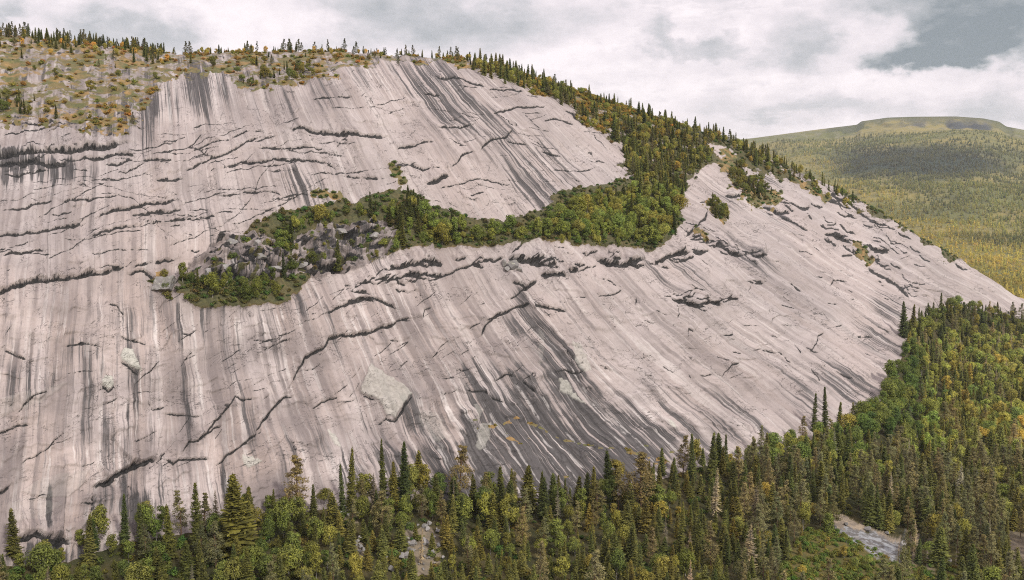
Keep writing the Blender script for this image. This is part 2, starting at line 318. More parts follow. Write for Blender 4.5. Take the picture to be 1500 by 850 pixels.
# ---- pale plates and scars with grey-green lichen: polygons with a little thickness
def plate(poly, th, pale, soft=2.5):
    p = np.array(poly, float)
    x0, x1, y0, y1 = int(p[:,0].min()-6), int(p[:,0].max()+6), int(p[:,1].min()-6), int(p[:,1].max()+6)
    x0, y0 = max(x0, X0), max(y0, Y0)
    sl = (slice(y0-Y0, y1-Y0), slice(x0-X0, x1-X0))
    wx = gx[sl] + 3 * fbm(gx[sl] / 9, gy[sl] / 9, 2, 61); wy = gy[sl] + 3 * fbm(gx[sl] / 9, gy[sl] / 9, 2, 62)
    m = in_poly(wx, wy, poly).astype(np.float32)
    D[sl] += th * m
    PA[sl] = np.maximum(PA[sl], pale * m)
    ST[sl] *= (1 - .45 * m * pale); CR[sl] *= 1 - .85 * m * (pale > .5)
for a in [([(541,535),(573,556),(602,577),(592,591),(578,614),(565,611),(554,591),(525,576),(533,556)],.9,.55), ([(181,512),(192,516),(205,549),(187,540),(174,528),(177,517)],.9,1.), ([(150,553),(162,553),(165,566),(155,577),(145,567)],.7,1.),
          ([(818,556),(830,558),(845,580),(860,590),(840,584),(820,572)],.3,.7), ([(836,500),(850,506),(868,540),(852,545),(842,530)],.2,.55), ([(702,622),(720,618),(718,640),(706,660),(698,655)],.4,.4),
          ([(480,628),(492,634),(500,655),(490,650)],.3,.8), ([(353,668),(360,672),(384,678),(362,688),(356,684)],.4,.8), ([(976,614),(984,618),(990,630),(980,624)],.2,.9), ([(60,700),(130,690),(120,712),(100,728),(60,730),(30,720)],.5,.12), ([(0,585),(60,570),(100,560),(60,590),(0,610)],.3,.12),
          ([(692,592),(708,602),(700,618)],.3,.3), ([(612,600),(640,605),(660,640),(640,650),(615,620)],.25,.2), ([(90,740),(60,760),(20,770),(10,740),(40,725)],.3,.1), ([(788,480),(797,490),(795,520),(787,548)],.2,.15)]:
    plate(*a)

# ---- rough broken ground: the plateau above the rim, the bench, and the outcrops
PLATEAU = [(-320,-60),(-320,192),(0,184),(60,180),(105,192),(150,205),(190,206),(212,160),(228,128),(270,110),(330,104),(345,130),(390,130),(440,120),(480,112),(520,99),(560,93),(600,90),(640,94),(700,102),(760,122),(800,137),(830,157),(852,182),(880,192),(905,203),
           (915,225),(918,262),(950,285),(985,300),(1000,272),(1035,246),(1060,240),(1035,214),(1052,206),(1082,238),(1130,262),(1180,272),(1120,235),(1240,290),(1420,395),(1420,-60)]
LEDGE = [(262,428),(285,448),(330,452),(420,446),(455,405),(520,392),(600,368),(700,364),(800,358),(850,368),(965,368),(990,345),(1000,290),(960,262),(920,262),(860,275),(812,283),(795,310),(740,325),(700,322),(640,305),(585,272),(560,280),(520,295),(470,302),(400,318),(350,350),(300,380),(262,410)]
OUTCROP = [[(428,352),(462,335),(560,325),(588,345),(565,380),(520,394),(462,406),(430,398)], [(278,385),(325,350),(385,348),(428,378),(440,402),(400,414),(330,416),(278,410)]]
pm = in_poly(gx + 26*fbm(gx/34, gy/20, 5, 71, .62), gy + 15*fbm(gx/30, gy/18, 5, 72, .62), PLATEAU).astype(np.float32)
lg = in_poly(gx + 14*fbm(gx/22, gy/14, 4, 73), gy + 8*fbm(gx/22, gy/14, 4, 74), LEDGE).astype(np.float32)
oc = np.maximum(*[in_poly(gx + 6*fbm(gx/16, gy/12, 3, 75), gy + 5*fbm(gx/16, gy/12, 3, 76), o).astype(np.float32) for o in OUTCROP])
blocks = fbm(gx/34, gy/9, 3, 81); bl = np.floor(blocks * 5) / 5
D += pm * (1.0 * (bl + .3 * (blocks - bl)) + .5 * fbm(gx/9, gy/6, 3, 82)) + oc * (4.0 * (bl + .2 * (blocks - bl)) + .7 * fbm(gx/8, gy/6, 3, 83)) + lg * 1.2
VG = pm * np.maximum(.45 + .24 * fbm(gx/20, gy/6, 3, 97), sstep(-.10, .22, fbm(gx/34, gy/10, 4, 91) + .35 * sstep(620, 720, gx) + .12 * sstep(120, 60, gy))) + lg * (1 - oc * sstep(-.38, -.05, fbm(gx/14, gy/9, 3, 92)))
CR = np.maximum(CR, pm * .75 * sstep(.22, .4, fbm(gx/15, gy/6, 3, 93))); CR = np.maximum(CR, oc * .9 * sstep(.02, .25, fbm(gx/18, gy/6, 3, 94)))
# lines of tufts rooted in the cracks of the lower face and small pockets on the right flank
TUFTS = [([(700,628),(735,622),(757,612),(790,622),(820,640),(860,652),(905,660)],2.6), ([(905,660),(950,672),(985,678)],4.5), ([(745,640),(765,650)],3), ([(1255,360),(1268,375),(1276,382)],7), ([(1160,262),(1182,275),(1210,292)],7), ([(1040,300),(1060,318)],10), ([(1065,235),(1100,285),(1130,290)],18), ([(232,405),(246,425)],10), ([(1018,345),(1030,352)],6), ([(575,245),(590,260)],8), ([(460,285),(500,285)],7)]
for pts, wd in TUFTS:
    for (xa, ya), (xb, yb) in zip(pts[:-1], pts[1:]):
        m = 30; x0, x1, y0, y1 = int(min(xa,xb)-m), int(max(xa,xb)+m), int(min(ya,yb)-m), int(max(ya,yb)+m)
        sl = (slice(y0-Y0, y1-Y0), slice(x0-X0, x1-X0)); d = (xb-xa, yb-ya); L2 = d[0]**2 + d[1]**2
        t = np.clip(((gx[sl]-xa)*d[0] + (gy[sl]-ya)*d[1]) / L2, 0, 1)
        r = np.hypot(gx[sl]-xa-t*d[0], gy[sl]-ya-t*d[1]) / wd + .9 * fbm(gx[sl]/9, gy[sl]/9, 3, 95)
        if ya > 590: r = r + 1.1 * (1 - sstep(-.05, .2, fbm(gx[sl]/13, gy[sl]/11, 3, 96)))
        VG[sl] = np.maximum(VG[sl], 1 - sstep(.5, 1.0, r))
for _ in range(10):      # scattered turf pockets about the seeping slab
    q = random.choice([(905,655,40),(960,672,26),(720,625,22),(760,640,26),(830,640,40),(690,650,25),(985,668,14),(880,690,40),(800,700,30)]); x_, y_ = int(random.gauss(q[0], q[2])), int(random.gauss(q[1], q[2] * .3)); r_ = random.choice([1, 2, 2, 3])
    VG[y_-Y0-r_:y_-Y0+r_, x_-X0-2*r_:x_-X0+2*r_] = .6
VG = np.clip(VG, 0, 1); ST = np.clip(ST + pm * .5 * sstep(-.15, .25, fbm(gx/18, gy/8, 3, 98)), 0, 1.3)

def sample(A, x, y):
    x = np.clip(x - X0, 0, W - 1.01); y = np.clip(y - Y0, 0, H - 1.01)
    i = y.astype(np.int32); j = x.astype(np.int32); u = x - j; v = y - i
    return A[i, j]*(1-u)*(1-v) + A[i, j+1]*u*(1-v) + A[i+1, j]*(1-u)*v + A[i+1, j+1]*u*v

# displaced grid
fade = (sstep(2.9, 3.06, tt) * (1 - sstep(6.05, 6.35, tt)))[:, None]
Dv = sample(D, PX, PY) * fade + (1.0 * fbm(BX / 22, BY / 22, 3, 101)) * ((1 - fade) * sstep(1.0, 1.6, tt)[:, None])
def normals(X, Y, Z):
    ax, ay, az_ = np.gradient(X, axis=1), np.gradient(Y, axis=1), np.gradient(Z, axis=1)
    bx, by, bz = np.gradient(X, axis=0), np.gradient(Y, axis=0), np.gradient(Z, axis=0)
    nx, ny, nz = ay*bz - az_*by, az_*bx - ax*bz, ax*by - ay*bx
    l = np.sqrt(nx*nx + ny*ny + nz*nz) + 1e-9
    return nx/l, ny/l, nz/l
nx, ny, nz = normals(BX, BY, GZ)
VX, VY, VZ = BX + nx*Dv, BY + ny*Dv, GZ + nz*Dv

def ground(x, y):
    """surface height and exact polar lookup at world x, y"""
    a = math.atan2(x, y); R = math.hypot(x, y)
    j = int(np.clip(np.searchsorted(az, a), 1, NA - 1))
    w = (a - az[j-1]) / (az[j] - az[j-1])
    z0 = np.interp(R, GR[:, j-1], GZ[:, j-1] + Dv[:, j-1] * nz[:, j-1]); z1 = np.interp(R, GR[:, j], GZ[:, j] + Dv[:, j] * nz[:, j])
    return float(z0 * (1 - w) + z1 * w)

def at_px(px, py):
    """the point of the terrain that shows at a photo pixel"""
    a, te = px_dir(px, py)
    j = int(np.clip(np.searchsorted(az, a), 1, NA - 1))
    Rr = GR[:, j]; T = (GZ[:, j] + Dv[:, j]*nz[:, j] - CAMZ) / Rr
    k = np.nonzero((T[:-1] < te) & (T[1:] >= te))[0]
    if len(k) == 0: i = int(np.argmax(T[:int(np.searchsorted(tt, 7))])); R = Rr[i]
    else:
        i = k[0]; R = Rr[i] + (Rr[i+1]-Rr[i]) * (te - T[i]) / (T[i+1] - T[i])
    x, y = R * math.sin(a), R * math.cos(a)
    return x, y, ground(x, y)

# ------------------------------------------------------------------ mesh helpers
def mesh_np(name, V, Q, smooth=False):
    """V (n,3), Q (m,4) quads (or (m,3))"""
    me = bpy.data.meshes.new(name)
    V = np.ascontiguousarray(V, np.float32); Q = np.ascontiguousarray(Q, np.int32); n = Q.shape[1]
    me.vertices.add(len(V)); me.vertices.foreach_set('co', V.ravel())
    me.loops.add(Q.size); me.loops.foreach_set('vertex_index', Q.ravel())
    me.polygons.add(len(Q)); me.polygons.foreach_set('loop_start', np.arange(0, Q.size, n, dtype=np.int32))
    try: me.polygons.foreach_set('loop_total', np.full(len(Q), n, np.int32))
    except Exception: pass
    if smooth: me.polygons.foreach_set('use_smooth', np.ones(len(Q), bool))
    me.update(calc_edges=True)
    return me

def attr(me, name, data, typ='FLOAT'):
    a = me.attributes.new(name, typ, 'POINT')
    a.data.foreach_set('value' if typ == 'FLOAT' else ('vector' if typ == 'FLOAT_VECTOR' else 'color'), np.ascontiguousarray(data, np.float32).ravel())

def link(o):
    col.objects.link(o); return o

def grid_quads(nr, nc, flip=False):
    i = np.arange(nr - 1)[:, None] * nc + np.arange(nc - 1)[None]
    q = np.stack([i, i + 1, i + nc + 1, i + nc], -1).reshape(-1, 4)
    return q[:, ::-1] if flip else q

# ------------------------------------------------------------------ node helpers
class NT:
    def __init__(s, tree): s.t = tree; s.n = tree.nodes; s.l = tree.links; s.n.clear()
    def new(s, typ, **kw):
        nd = s.n.new(typ)
        for k, v in kw.items(): setattr(nd, k, v)
        return nd
    def put(s, sock, v):
        if isinstance(v, bpy.types.NodeSocket): s.l.new(v, sock)
        elif v is not None:
            if isinstance(v, tuple) and len(v) == 3 and sock.type == 'RGBA': v = (*v, 1)
            sock.default_value = v
    def math(s, op, a, b=None, c=None, clamp=False):
        nd = s.new('ShaderNodeMath', operation=op, use_clamp=clamp)
        for i, v in enumerate((a, b, c)):
            if v is not None: s.put(nd.inputs[i], v)
        return nd.outputs[0]
    def mix(s, f, a, b, mode='MIX'):
        nd = s.new('ShaderNodeMix', data_type='RGBA', blend_type=mode, clamp_factor=True)
        s.put(nd.inputs[0], f); s.put(nd.inputs[6], a); s.put(nd.inputs[7], b)
        return nd.outputs[2]
    def ramp(s, v, a, b, lo=0., hi=1.):
        nd = s.new('ShaderNodeMapRange', interpolation_type='SMOOTHSTEP', clamp=True)
        for i, q in enumerate((v, a, b, lo, hi)): s.put(nd.inputs[i], q)
        return nd.outputs[0]
    def attr(s, name, out='Fac', typ='GEOMETRY'):
        nd = s.new('ShaderNodeAttribute', attribute_name=name, attribute_type=typ); return nd.outputs[out]
    def noise(s, vec, scale, detail=3., rough=.5, dist=0., dim='3D'):
        nd = s.new('ShaderNodeTexNoise', noise_dimensions=dim)
        s.put(nd.inputs['Vector'], vec); nd.inputs['Scale'].default_value = scale; nd.inputs['Detail'].default_value = detail
        nd.inputs['Roughness'].default_value = rough; nd.inputs['Distortion'].default_value = dist
        return nd.outputs['Fac']
    def vmul(s, v, k, off=(0, 0, 0)):
        nd = s.new('ShaderNodeVectorMath', operation='MULTIPLY_ADD'); s.put(nd.inputs[0], v); nd.inputs[1].default_value = k; nd.inputs[2].default_value = off
        return nd.outputs[0]

def material(name):
    m = bpy.data.materials.new(name); m.use_nodes = True
    return m, NT(m.node_tree)

def finish(nt, colr, rough=.85, spec=.2, bump=None, bstr=.3, bdist=.2):
    b = nt.new('ShaderNodeBsdfPrincipled'); nt.put(b.inputs['Base Color'], colr); nt.put(b.inputs['Roughness'], rough); nt.put(b.inputs['Specular IOR Level'], spec)
    if bump is not None:
        bm = nt.new('ShaderNodeBump'); bm.inputs['Strength'].default_value = bstr; bm.inputs['Distance'].default_value = bdist
        nt.put(bm.inputs['Height'], bump); nt.put(b.inputs['Normal'], bm.outputs[0])
    o = nt.new('ShaderNodeOutputMaterial'); nt.l.new(b.outputs[0], o.inputs[0])

def heath_colour(nt, pos):
    a = nt.noise(pos, .07, 4, .6); b = nt.noise(pos, .45, 4, .6); d = nt.noise(pos, .18, 3, .5)
    cc = nt.mix(nt.ramp(a, .38, .62), (.19, .155, .066), (.36, .225, .09))
    cc = nt.mix(nt.ramp(d, .42, .62), cc, (.13, .135, .05))
    return nt.mix(nt.ramp(b, .35, .7), nt.mix(.4, cc, (.08, .07, .04)), cc)

# ---- rock
M_ROCK, n = material('weathered_granite')
fl = n.attr('flow', 'Vector'); pos = n.new('ShaderNodeNewGeometry').outputs['Position']
big = n.noise(pos, .012, 3, .5); mid = n.noise(pos, .06, 4, .55); fine = n.noise(pos, .9, 5, .65); grit = n.noise(pos, 3.2, 3, .6)
warm = n.attr('warm')
tone = n.attr('tone'); sk = n.attr('streak')
def K(v): return n.math('MULTIPLY', v, sk, clamp=True)
rock = n.mix(n.ramp(big, .35, .65), (.42, .372, .360), (.492, .425, .405))
rock = n.mix(n.math('MULTIPLY', warm, .8), rock, (.45, .352, .305))
def fn(sx_, sy_, off, det=4, ro=.55, dist=0.): return n.noise(n.vmul(fl, (sx_, sy_, 0), off), 1, det, ro, dist, dim='2D')
s0 = fn(3.2, .10, (40, 3, 0), 3); s1 = fn(8, .22, (0, 0, 0)); s4 = fn(13, .3, (31, 12, 0)); s2 = fn(21, .5, (3, 7, 0), 4, .6); s3 = fn(52, 1.6, (13, 2, 0), 3, .6)
brk = fn(3.5, 1.6, (5, 5, 0), 4, .6); brk2 = fn(2.2, 1.0, (25, 15, 0), 4, .6); brk3 = fn(6, 2.5, (45, 25, 0), 4, .6)
rock = n.mix(K(n.math('MULTIPLY', n.ramp(s0, .44, .62), .62)), rock, (.285, .225, .20))
rock = n.mix(K(n.math('MULTIPLY', n.ramp(fn(5, .14, (91, 33, 0), 3), .52, .66), n.math('MULTIPLY', n.ramp(brk2, .36, .56), .6))), rock, (.62, .56, .53))
rock = n.mix(K(n.math('MULTIPLY', n.ramp(s4, .54, .63), n.math('MULTIPLY', n.ramp(brk, .40, .56), .72))), rock, (.66, .61, .58))
rock = n.mix(K(n.math('MULTIPLY', n.ramp(s1, .5, .64), n.math('MULTIPLY', n.ramp(brk2, .36, .56), .8))), rock, (.165, .138, .132))
rock = n.mix(K(n.math('MULTIPLY', n.ramp(s2, .52, .64), n.math('MULTIPLY', n.ramp(brk3, .40, .58), .62))), rock, (.165, .148, .148))
rock = n.mix(n.math('MULTIPLY', n.ramp(s3, .5, .72), .16), rock, (.20, .18, .18))
# flaking: blotches and specks
rock = n.mix(n.math('MULTIPLY', n.ramp(n.noise(pos, .22, 5, .7), .5, .66), .24), rock, (.225, .195, .185))
rock = n.mix(n.math('MULTIPLY', n.ramp(fine, .53, .73), .28), rock, (.175, .155, .15))
rock = n.mix(n.math('MULTIPLY', n.ramp(grit, .54, .72), .14), rock, (.66, .61, .59))
# hairline breaks across the fall line
def hair(sx_, sy_, off, wd, lo, hi):
    q = n.math('ABSOLUTE', n.math('SUBTRACT', fn(sx_, sy_, off, 3, .6, .4), .5))
    return n.math('MULTIPLY', n.ramp(q, wd, wd * .25), n.ramp(fn(sx_ * .45, sy_ * .3, (off[0] + 17, off[1] + 9, 0), 3, .6), lo, hi))
h1 = hair(3.6, 8, (2, 61, 0), .012, .52, .60); h2 = hair(7, 13, (71, 6, 0), .015, .56, .64); h3 = hair(5, 4, (33, 81, 0), .009, .54, .62)
hl = n.math('MAXIMUM', h1, n.math('MAXIMUM', n.math('MULTIPLY', h2, .8), n.math('MULTIPLY', h3, .7)))
# tone: broad weathering of the face
rock = n.mix(n.math('MULTIPLY', tone, n.ramp(n.math('ADD', n.math('MULTIPLY', s1, .5), n.math('MULTIPLY', mid, .5)), .38, .58)), rock, (.185, .155, .15))
rock = n.mix(n.math('MULTIPLY', tone, .42), rock, (.235, .20, .192))
# black water stain
sw = n.math('ADD', n.math('MULTIPLY', n.math('SUBTRACT', s2, .5), 3.0), n.math('ADD', n.math('MULTIPLY', n.math('SUBTRACT', s1, .5), 3.0), n.math('MULTIPLY', n.math('SUBTRACT', s3, .5), 1.4)))
sa = n.attr('stain')
st = n.math('ADD', n.math('MULTIPLY', sa, 1.0), n.math('MULTIPLY', sw, n.math('MINIMUM', n.math('MULTIPLY_ADD', sa, 1.8, .08), 1.35)))
rock = n.mix(n.math('MULTIPLY', n.ramp(st, .12, .9), .92), rock, n.mix(n.ramp(s2, .38, .66), (.034, .033, .034), (.090, .084, .084)))
rock = n.mix(n.math('MULTIPLY', n.ramp(s4, .6, .70), n.math('MULTIPLY', n.ramp(sa, .25, .6), n.math('MULTIPLY', n.ramp(brk3, .46, .58), .8))), rock, (.43, .40, .385))
rock = n.mix(n.attr('pale'), rock, n.mix(n.ramp(fine, .4, .65), (.50, .485, .43), (.36, .35, .31)))
rock = n.mix(n.math('MULTIPLY', hl, .75), rock, (.04, .037, .036))
ck = n.ramp(n.math('ADD', n.attr('crack'), n.math('MULTIPLY', n.math('SUBTRACT', n.noise(pos, 1.1, 3, .6), .5), .7)), .42, .76)
rock = n.mix(n.math('MULTIPLY', ck, .94), rock, n.mix(n.ramp(fine, .35, .65), (.008, .009, .010), (.045, .043, .042)))  # near-black shade of cracks and overhangs put into the colour, with damp
vegm = n.ramp(n.math('ADD', n.attr('veg'), n.math('MULTIPLY', n.math('SUBTRACT', n.noise(pos, .5, 4, .65), .5), .9)), .38, .62)
hc = n.mix(n.math('MULTIPLY', n.attr('lush'), .85), heath_colour(n, pos), n.mix(n.ramp(fine, .4, .62), (.055, .058, .028), (.10, .095, .042)))
rock = n.mix(vegm, rock, hc)
fine = n.math('SUBTRACT', n.math('ADD', fine, n.math('MULTIPLY', n.noise(pos, .3, 4, .6), 2.)), n.math('MULTIPLY', hl, .8))
hb = n.math('ADD', n.math('MULTIPLY', fine, 1.), n.math('ADD', n.math('MULTIPLY', s2, .5), n.math('MULTIPLY', grit, .3)))
finish(n, rock, .8, .25, hb, .45, .45)

M_FLOOR, n = material('forest_floor_moss')
pos = n.new('ShaderNodeNewGeometry').outputs['Position']
cc = n.mix(n.ramp(n.noise(pos, .12, 4, .6), .35, .65), (.045, .048, .022), (.085, .07, .032))
cc = n.mix(n.ramp(n.noise(pos, .9, 4, .65), .55, .75), cc, (.12, .095, .055))
sand = n.mix(n.ramp(n.noise(pos, .5, 4, .6), .4, .6), (.36, .29, .215), (.24, .20, .16))
slab = n.mix(n.ramp(n.noise(pos, .42, 5, .7), .42, .56), (.33, .34, .355), (.16, .15, .145))
cc = n.mix(n.attr('grass'), cc, n.mix(n.ramp(n.noise(pos, .5, 3, .6), .4, .6), (.15, .12, .045), (.10, .095, .035)))
cc = n.mix(n.attr('sand'), cc, sand); cc = n.mix(n.attr('slab'), cc, slab)
finish(n, cc, .95, .1, n.noise(pos, 1.1, 4, .65), .6, .6)

M_FAR, n = material('distant_heath_ground')
pos = n.new('ShaderNodeNewGeometry').outputs['Position']
cc = n.mix(n.ramp(n.noise(pos, .004, 4, .6), .38, .6), (.15, .155, .058), (.27, .225, .08))
cc = n.mix(n.ramp(n.noise(pos, .02, 5, .65), .45, .7), cc, (.115, .12, .06))
cc = n.mix(n.math('MULTIPLY', n.attr('bare'), n.ramp(n.noise(pos, .03, 5, .7), .48, .62)), cc, (.33, .29, .26))
cc = n.mix(n.math('MULTIPLY', n.attr('stand'), .95), cc, (.030, .042, .034))  # cloud shadow on the hill, painted as dark ground under the spruces
cc = n.mix(n.math('MULTIPLY', n.attr('cap'), .8), cc, (.075, .085, .045))
cc = n.mix(n.math('MULTIPLY', n.attr('cliff'), n.ramp(n.noise(pos, .02, 3, .6), .3, .45)), cc, (.07, .075, .08))
finish(n, cc, .95, .1)

# ------------------------------------------------------------------ rock dome and forest floor
r0 = NR0
def block(name, a, b, mat):
    V = np.stack([VX[a:b], VY[a:b], VZ[a:b]], -1).reshape(-1, 3)
    me = mesh_np(name, V, grid_quads(b - a, NA, False), True)
    me.materials.append(mat)
    o = link(bpy.data.objects.new(name, me)); o['kind'] = 'structure'
    return me
me = block('rock_face', r0, NR, M_ROCK)
px_, py_ = PX[r0:], PY[r0:]
fd = fade[r0:]
Sx = sample(S, px_, py_)
attr(me, 'flow', np.stack([Sx / 100, (py_ + .25 * px_) / 100, np.zeros_like(Sx)], -1), 'FLOAT_VECTOR')
attr(me, 'crack', sample(CR, px_, py_) * fd); attr(me, 'stain', sample(ST, px_, py_) * fd); attr(me, 'pale', sample(PA, px_, py_) * fd)
vg = sample(VG, px_, py_); vg = np.where(tt[r0:, None] > 6.05, np.maximum(vg, (PX[r0:] < 1200) * 1.), vg)
attr(me, 'veg', vg)
WM = np.clip(.35 + .9 * fbm(gx / 150, gy / 170, 3, 55), 0, 1) * np.interp(gx, [0, 400, 700, 1000, 1300], [1, .85, .7, .35, .2]) * np.interp(gy, [100, 330, 450], [.25, .55, 1])
attr(me, 'warm', sample(WM.astype(np.float32), px_, py_))
TN = np.clip(.46 + 1.2 * fbm(gx / 120, gy / 90, 4, 56), 0, .75) * np.interp(gx, [0, 350, 650, 950, 1300], [1, 1, .8, .45, .45]) * np.interp(gy, [120, 300, 420, 560, 700], [.75, .45, .7, 1, 1.15])
LU = np.maximum(lg, ((gx > 880) & (gy > 150)).astype(np.float32) * pm)
attr(me, 'lush', sample(LU, px_, py_))
TN = np.maximum(TN, np.maximum(pm * .7, oc * .9))
SK = np.interp(gy, [90, 200, 380, 470, 800], [.9, .65, .7, 1.15, 1.3]) * np.interp(gx, [0, 600, 850, 1100, 1500], [1, 1, .85, .62, .5]) * (.75 + .5 * fbm(gx / 110, gy / 90, 3, 57))
attr(me, 'streak', sample(np.clip(SK, 0, 1.35).astype(np.float32), px_, py_))
attr(me, 'tone', sample(np.clip(TN, 0, .9).astype(np.float32), px_, py_))

me = block('forest_floor', 0, r0 + 1, M_FLOOR)
pxf, pyf = PX[:r0+1], PY[:r0+1]
CLEAR_SAND = [[(1205,752),(1240,756),(1275,772),(1262,780),(1225,772)], [(1262,768),(1300,778),(1345,792),(1392,812),(1370,820),(1345,806),(1290,790)], [(1460,775),(1510,800),(1510,860),(1490,835)], [(1380,812),(1410,815),(1400,835),(1375,830)]]
CLEAR_SLAB = [[(1222,770),(1262,778),(1300,784),(1335,806),(1310,826),(1270,806),(1230,788)]]
CLEAR_GRASS = [[(1180,770),(1220,775),(1300,815),(1340,830),(1420,830),(1420,870),(1130,870),(1150,820)]]
SCREE = [[(1330,770),(1350,780),(1345,790),(1325,784)], [(585,778),(625,775),(650,790),(645,840),(600,845),(590,815)], [(495,735),(515,735),(520,765),(500,762)], [(510,790),(535,795),(535,820),(512,812)]]
def pmask(polys):
    r = np.zeros(pxf.shape, np.float32)
    wx = pxf + 16 * fbm(BX[:r0+1] / 7, BY[:r0+1] / 7, 4, 111); wy = pyf + 9 * fbm(BX[:r0+1] / 6, BY[:r0+1] / 6, 3, 112)
    for p in polys: r = np.maximum(r, in_poly(wx, wy, p))
    return r
attr(me, 'sand', np.maximum(pmask(CLEAR_SAND), pmask(SCREE) * .6)); attr(me, 'slab', pmask(CLEAR_SLAB)); attr(me, 'grass', pmask(CLEAR_GRASS))

# ------------------------------------------------------------------ distant hill and valley floor
fa = np.concatenate([np.linspace(-math.radians(70), math.radians(9), 120, endpoint=False), np.linspace(math.radians(9), math.radians(34), 360, endpoint=False), np.linspace(math.radians(34), math.radians(70), 60)])
L_far = [(0,240),(700,235),(1000,214),(1090,200),(1150,193),(1200,187),(1255,181),(1262,176),(1300,171),(1340,170),(1400,170),(1440,173),(1464,178),(1474,185),(1500,190),(1600,200),(1800,215),(2200,250)]
p = np.array(L_far, float); a_, te_ = px_dir(p[:, 0], p[:, 1])
te_far = np.interp(fa, a_, te_)
fR = np.concatenate([np.linspace(300, 1500, 40, endpoint=False), np.linspace(1500, 4000, 140, endpoint=False), np.linspace(4000, 4300, 60, endpoint=False), np.linspace(4300, 12000, 50)])
RC = 4200 + 250 * np.sin(fa * 3)
zc = CAMZ + RC * te_far
u_ = np.clip((fR[:, None] - 1450) / (RC[None] - 1450), 0, None)
prof_u = np.where(u_ < 1, .10 * u_ + .90 * (u_ ** 1.55), 1)
hz = -8 + (zc + 8)[None] * prof_u
hz = np.where(u_ > 1, zc[None] - (u_ - 1) * 260, hz)
fx, fy = fR[:, None] * np.sin(fa)[None], fR[:, None] * np.cos(fa)[None]
rel = sstep(0.05, .4, u_) * (1 - sstep(.86, 1.0, u_))
cap = sstep(math.radians(18.9), math.radians(19.6), fa) * (1 - sstep(math.radians(29.0), math.radians(29.25), fa))
edge_ = .952 + .012 * np.sin(fa * 90) + .008 * np.sin(fa * 231)
step_ = sstep(0, .010, u_ - edge_[None]) * cap[None]
hz = hz + (step_ - cap[None]) * 15 * (u_ > .9) * sstep(.9, .95, u_)
CAPC = cap[None] * sstep(math.radians(22), math.radians(25), fa)[None] * sstep(-.008, .0, u_ - edge_[None]) * (1 - sstep(.010, .016, u_ - edge_[None])); CAPM = CAPC * 0
hz = hz + rel * (70 * fbm(fx / 900, fy / 900, 4, 121) + 12 * fbm(fx / 140, fy / 140, 3, 122)) * np.minimum(1, hz / 150 + .25)
me = mesh_np('distant_hill', np.stack([fx, fy, hz], -1).reshape(-1, 3), grid_quads(len(fR), len(fa)), True)
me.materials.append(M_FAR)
FPX, FPY = project(fx, fy, hz)
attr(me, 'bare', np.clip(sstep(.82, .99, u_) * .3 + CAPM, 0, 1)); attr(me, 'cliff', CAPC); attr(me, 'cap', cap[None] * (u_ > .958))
attr(me, 'stand', 1 - sstep(.5, 1.2, np.hypot((FPX - 1345) / 150, (FPY - 238) / 27) + .45 * fbm(fx / 160, fy / 160, 3, 141)))  # outline of the cloud shadow painted into the ground colour
o = link(bpy.data.objects.new('distant_hill', me)); o['kind'] = 'structure'
def far_ground(x, y):
    a = np.arctan2(x, y); R = np.hypot(x, y)
    j = np.clip(np.interp(a, fa, np.arange(len(fa))), 0, len(fa) - 1.01); i = np.interp(R, fR, np.arange(len(fR))); i = np.clip(i, 0, len(fR) - 1.01)
    i0 = i.astype(int); j0 = j.astype(int); u = i - i0; v = j - j0
    return hz[i0, j0]*(1-u)*(1-v) + hz[i0+1, j0]*u*(1-v) + hz[i0, j0+1]*(1-u)*v + hz[i0+1, j0+1]*u*v
me = mesh_np('valley_floor', np.array([[-14000,-14000,-45],[14000,-14000,-45],[14000,14000,-45],[-14000,14000,-45]], float), np.array([[0,1,2,3]]))
me.materials.append(M_FAR); o = link(bpy.data.objects.new('valley_floor', me)); o['kind'] = 'structure'

# ------------------------------------------------------------------ foliage materials
def leaf_material(name, cols, inst, transl=.38):
    m, n = material(name)
    oi = n.new('ShaderNodeObjectInfo'); geo = n.new('ShaderNodeNewGeometry'); tc = n.new('ShaderNodeTexCoord').outputs['Object']
    cr = n.new('ShaderNodeValToRGB'); e = cr.color_ramp.elements
    while len(e) < len(cols): e.new(.5)
    for i, cl in enumerate(cols): e[i].position = i / (len(cols) - 1); e[i].color = (*cl, 1)
    n.put(cr.inputs[0], oi.outputs['Random'])
    base = cr.outputs[0]
    cl = n.noise(tc, .55, 3, .6)
    base = n.mix(n.ramp(cl, .35, .68), n.mix(1., base, (.62, .62, .68), 'MULTIPLY'), n.mix(1., base, (1.35, 1.28, 1.0), 'MULTIPLY'))
    ri = geo.outputs['Random Per Island']
    base = n.mix(1., base, n.mix(ri, (.72, .72, .72), (1.28, 1.26, 1.2)), 'MULTIPLY')
    tint = n.attr('tint', 'Color', 'INSTANCER') if inst else oi.outputs['Color']
    base = n.mix(1., n.mix(1., base, tint, 'MULTIPLY'), (1.38, 1.42, 1.2), 'MULTIPLY')
    d = n.new('ShaderNodeBsdfPrincipled'); n.put(d.inputs['Base Color'], base); d.inputs['Roughness'].default_value = .7; d.inputs['Specular IOR Level'].default_value = .15
    t = n.new('ShaderNodeBsdfTranslucent'); n.put(t.inputs[0], base)
    mx = n.new('ShaderNodeMixShader'); mx.inputs[0].default_value = transl; n.l.new(d.outputs[0], mx.inputs[1]); n.l.new(t.outputs[0], mx.inputs[2])
    o = n.new('ShaderNodeOutputMaterial'); n.l.new(mx.outputs[0], o.inputs[0])
    return m

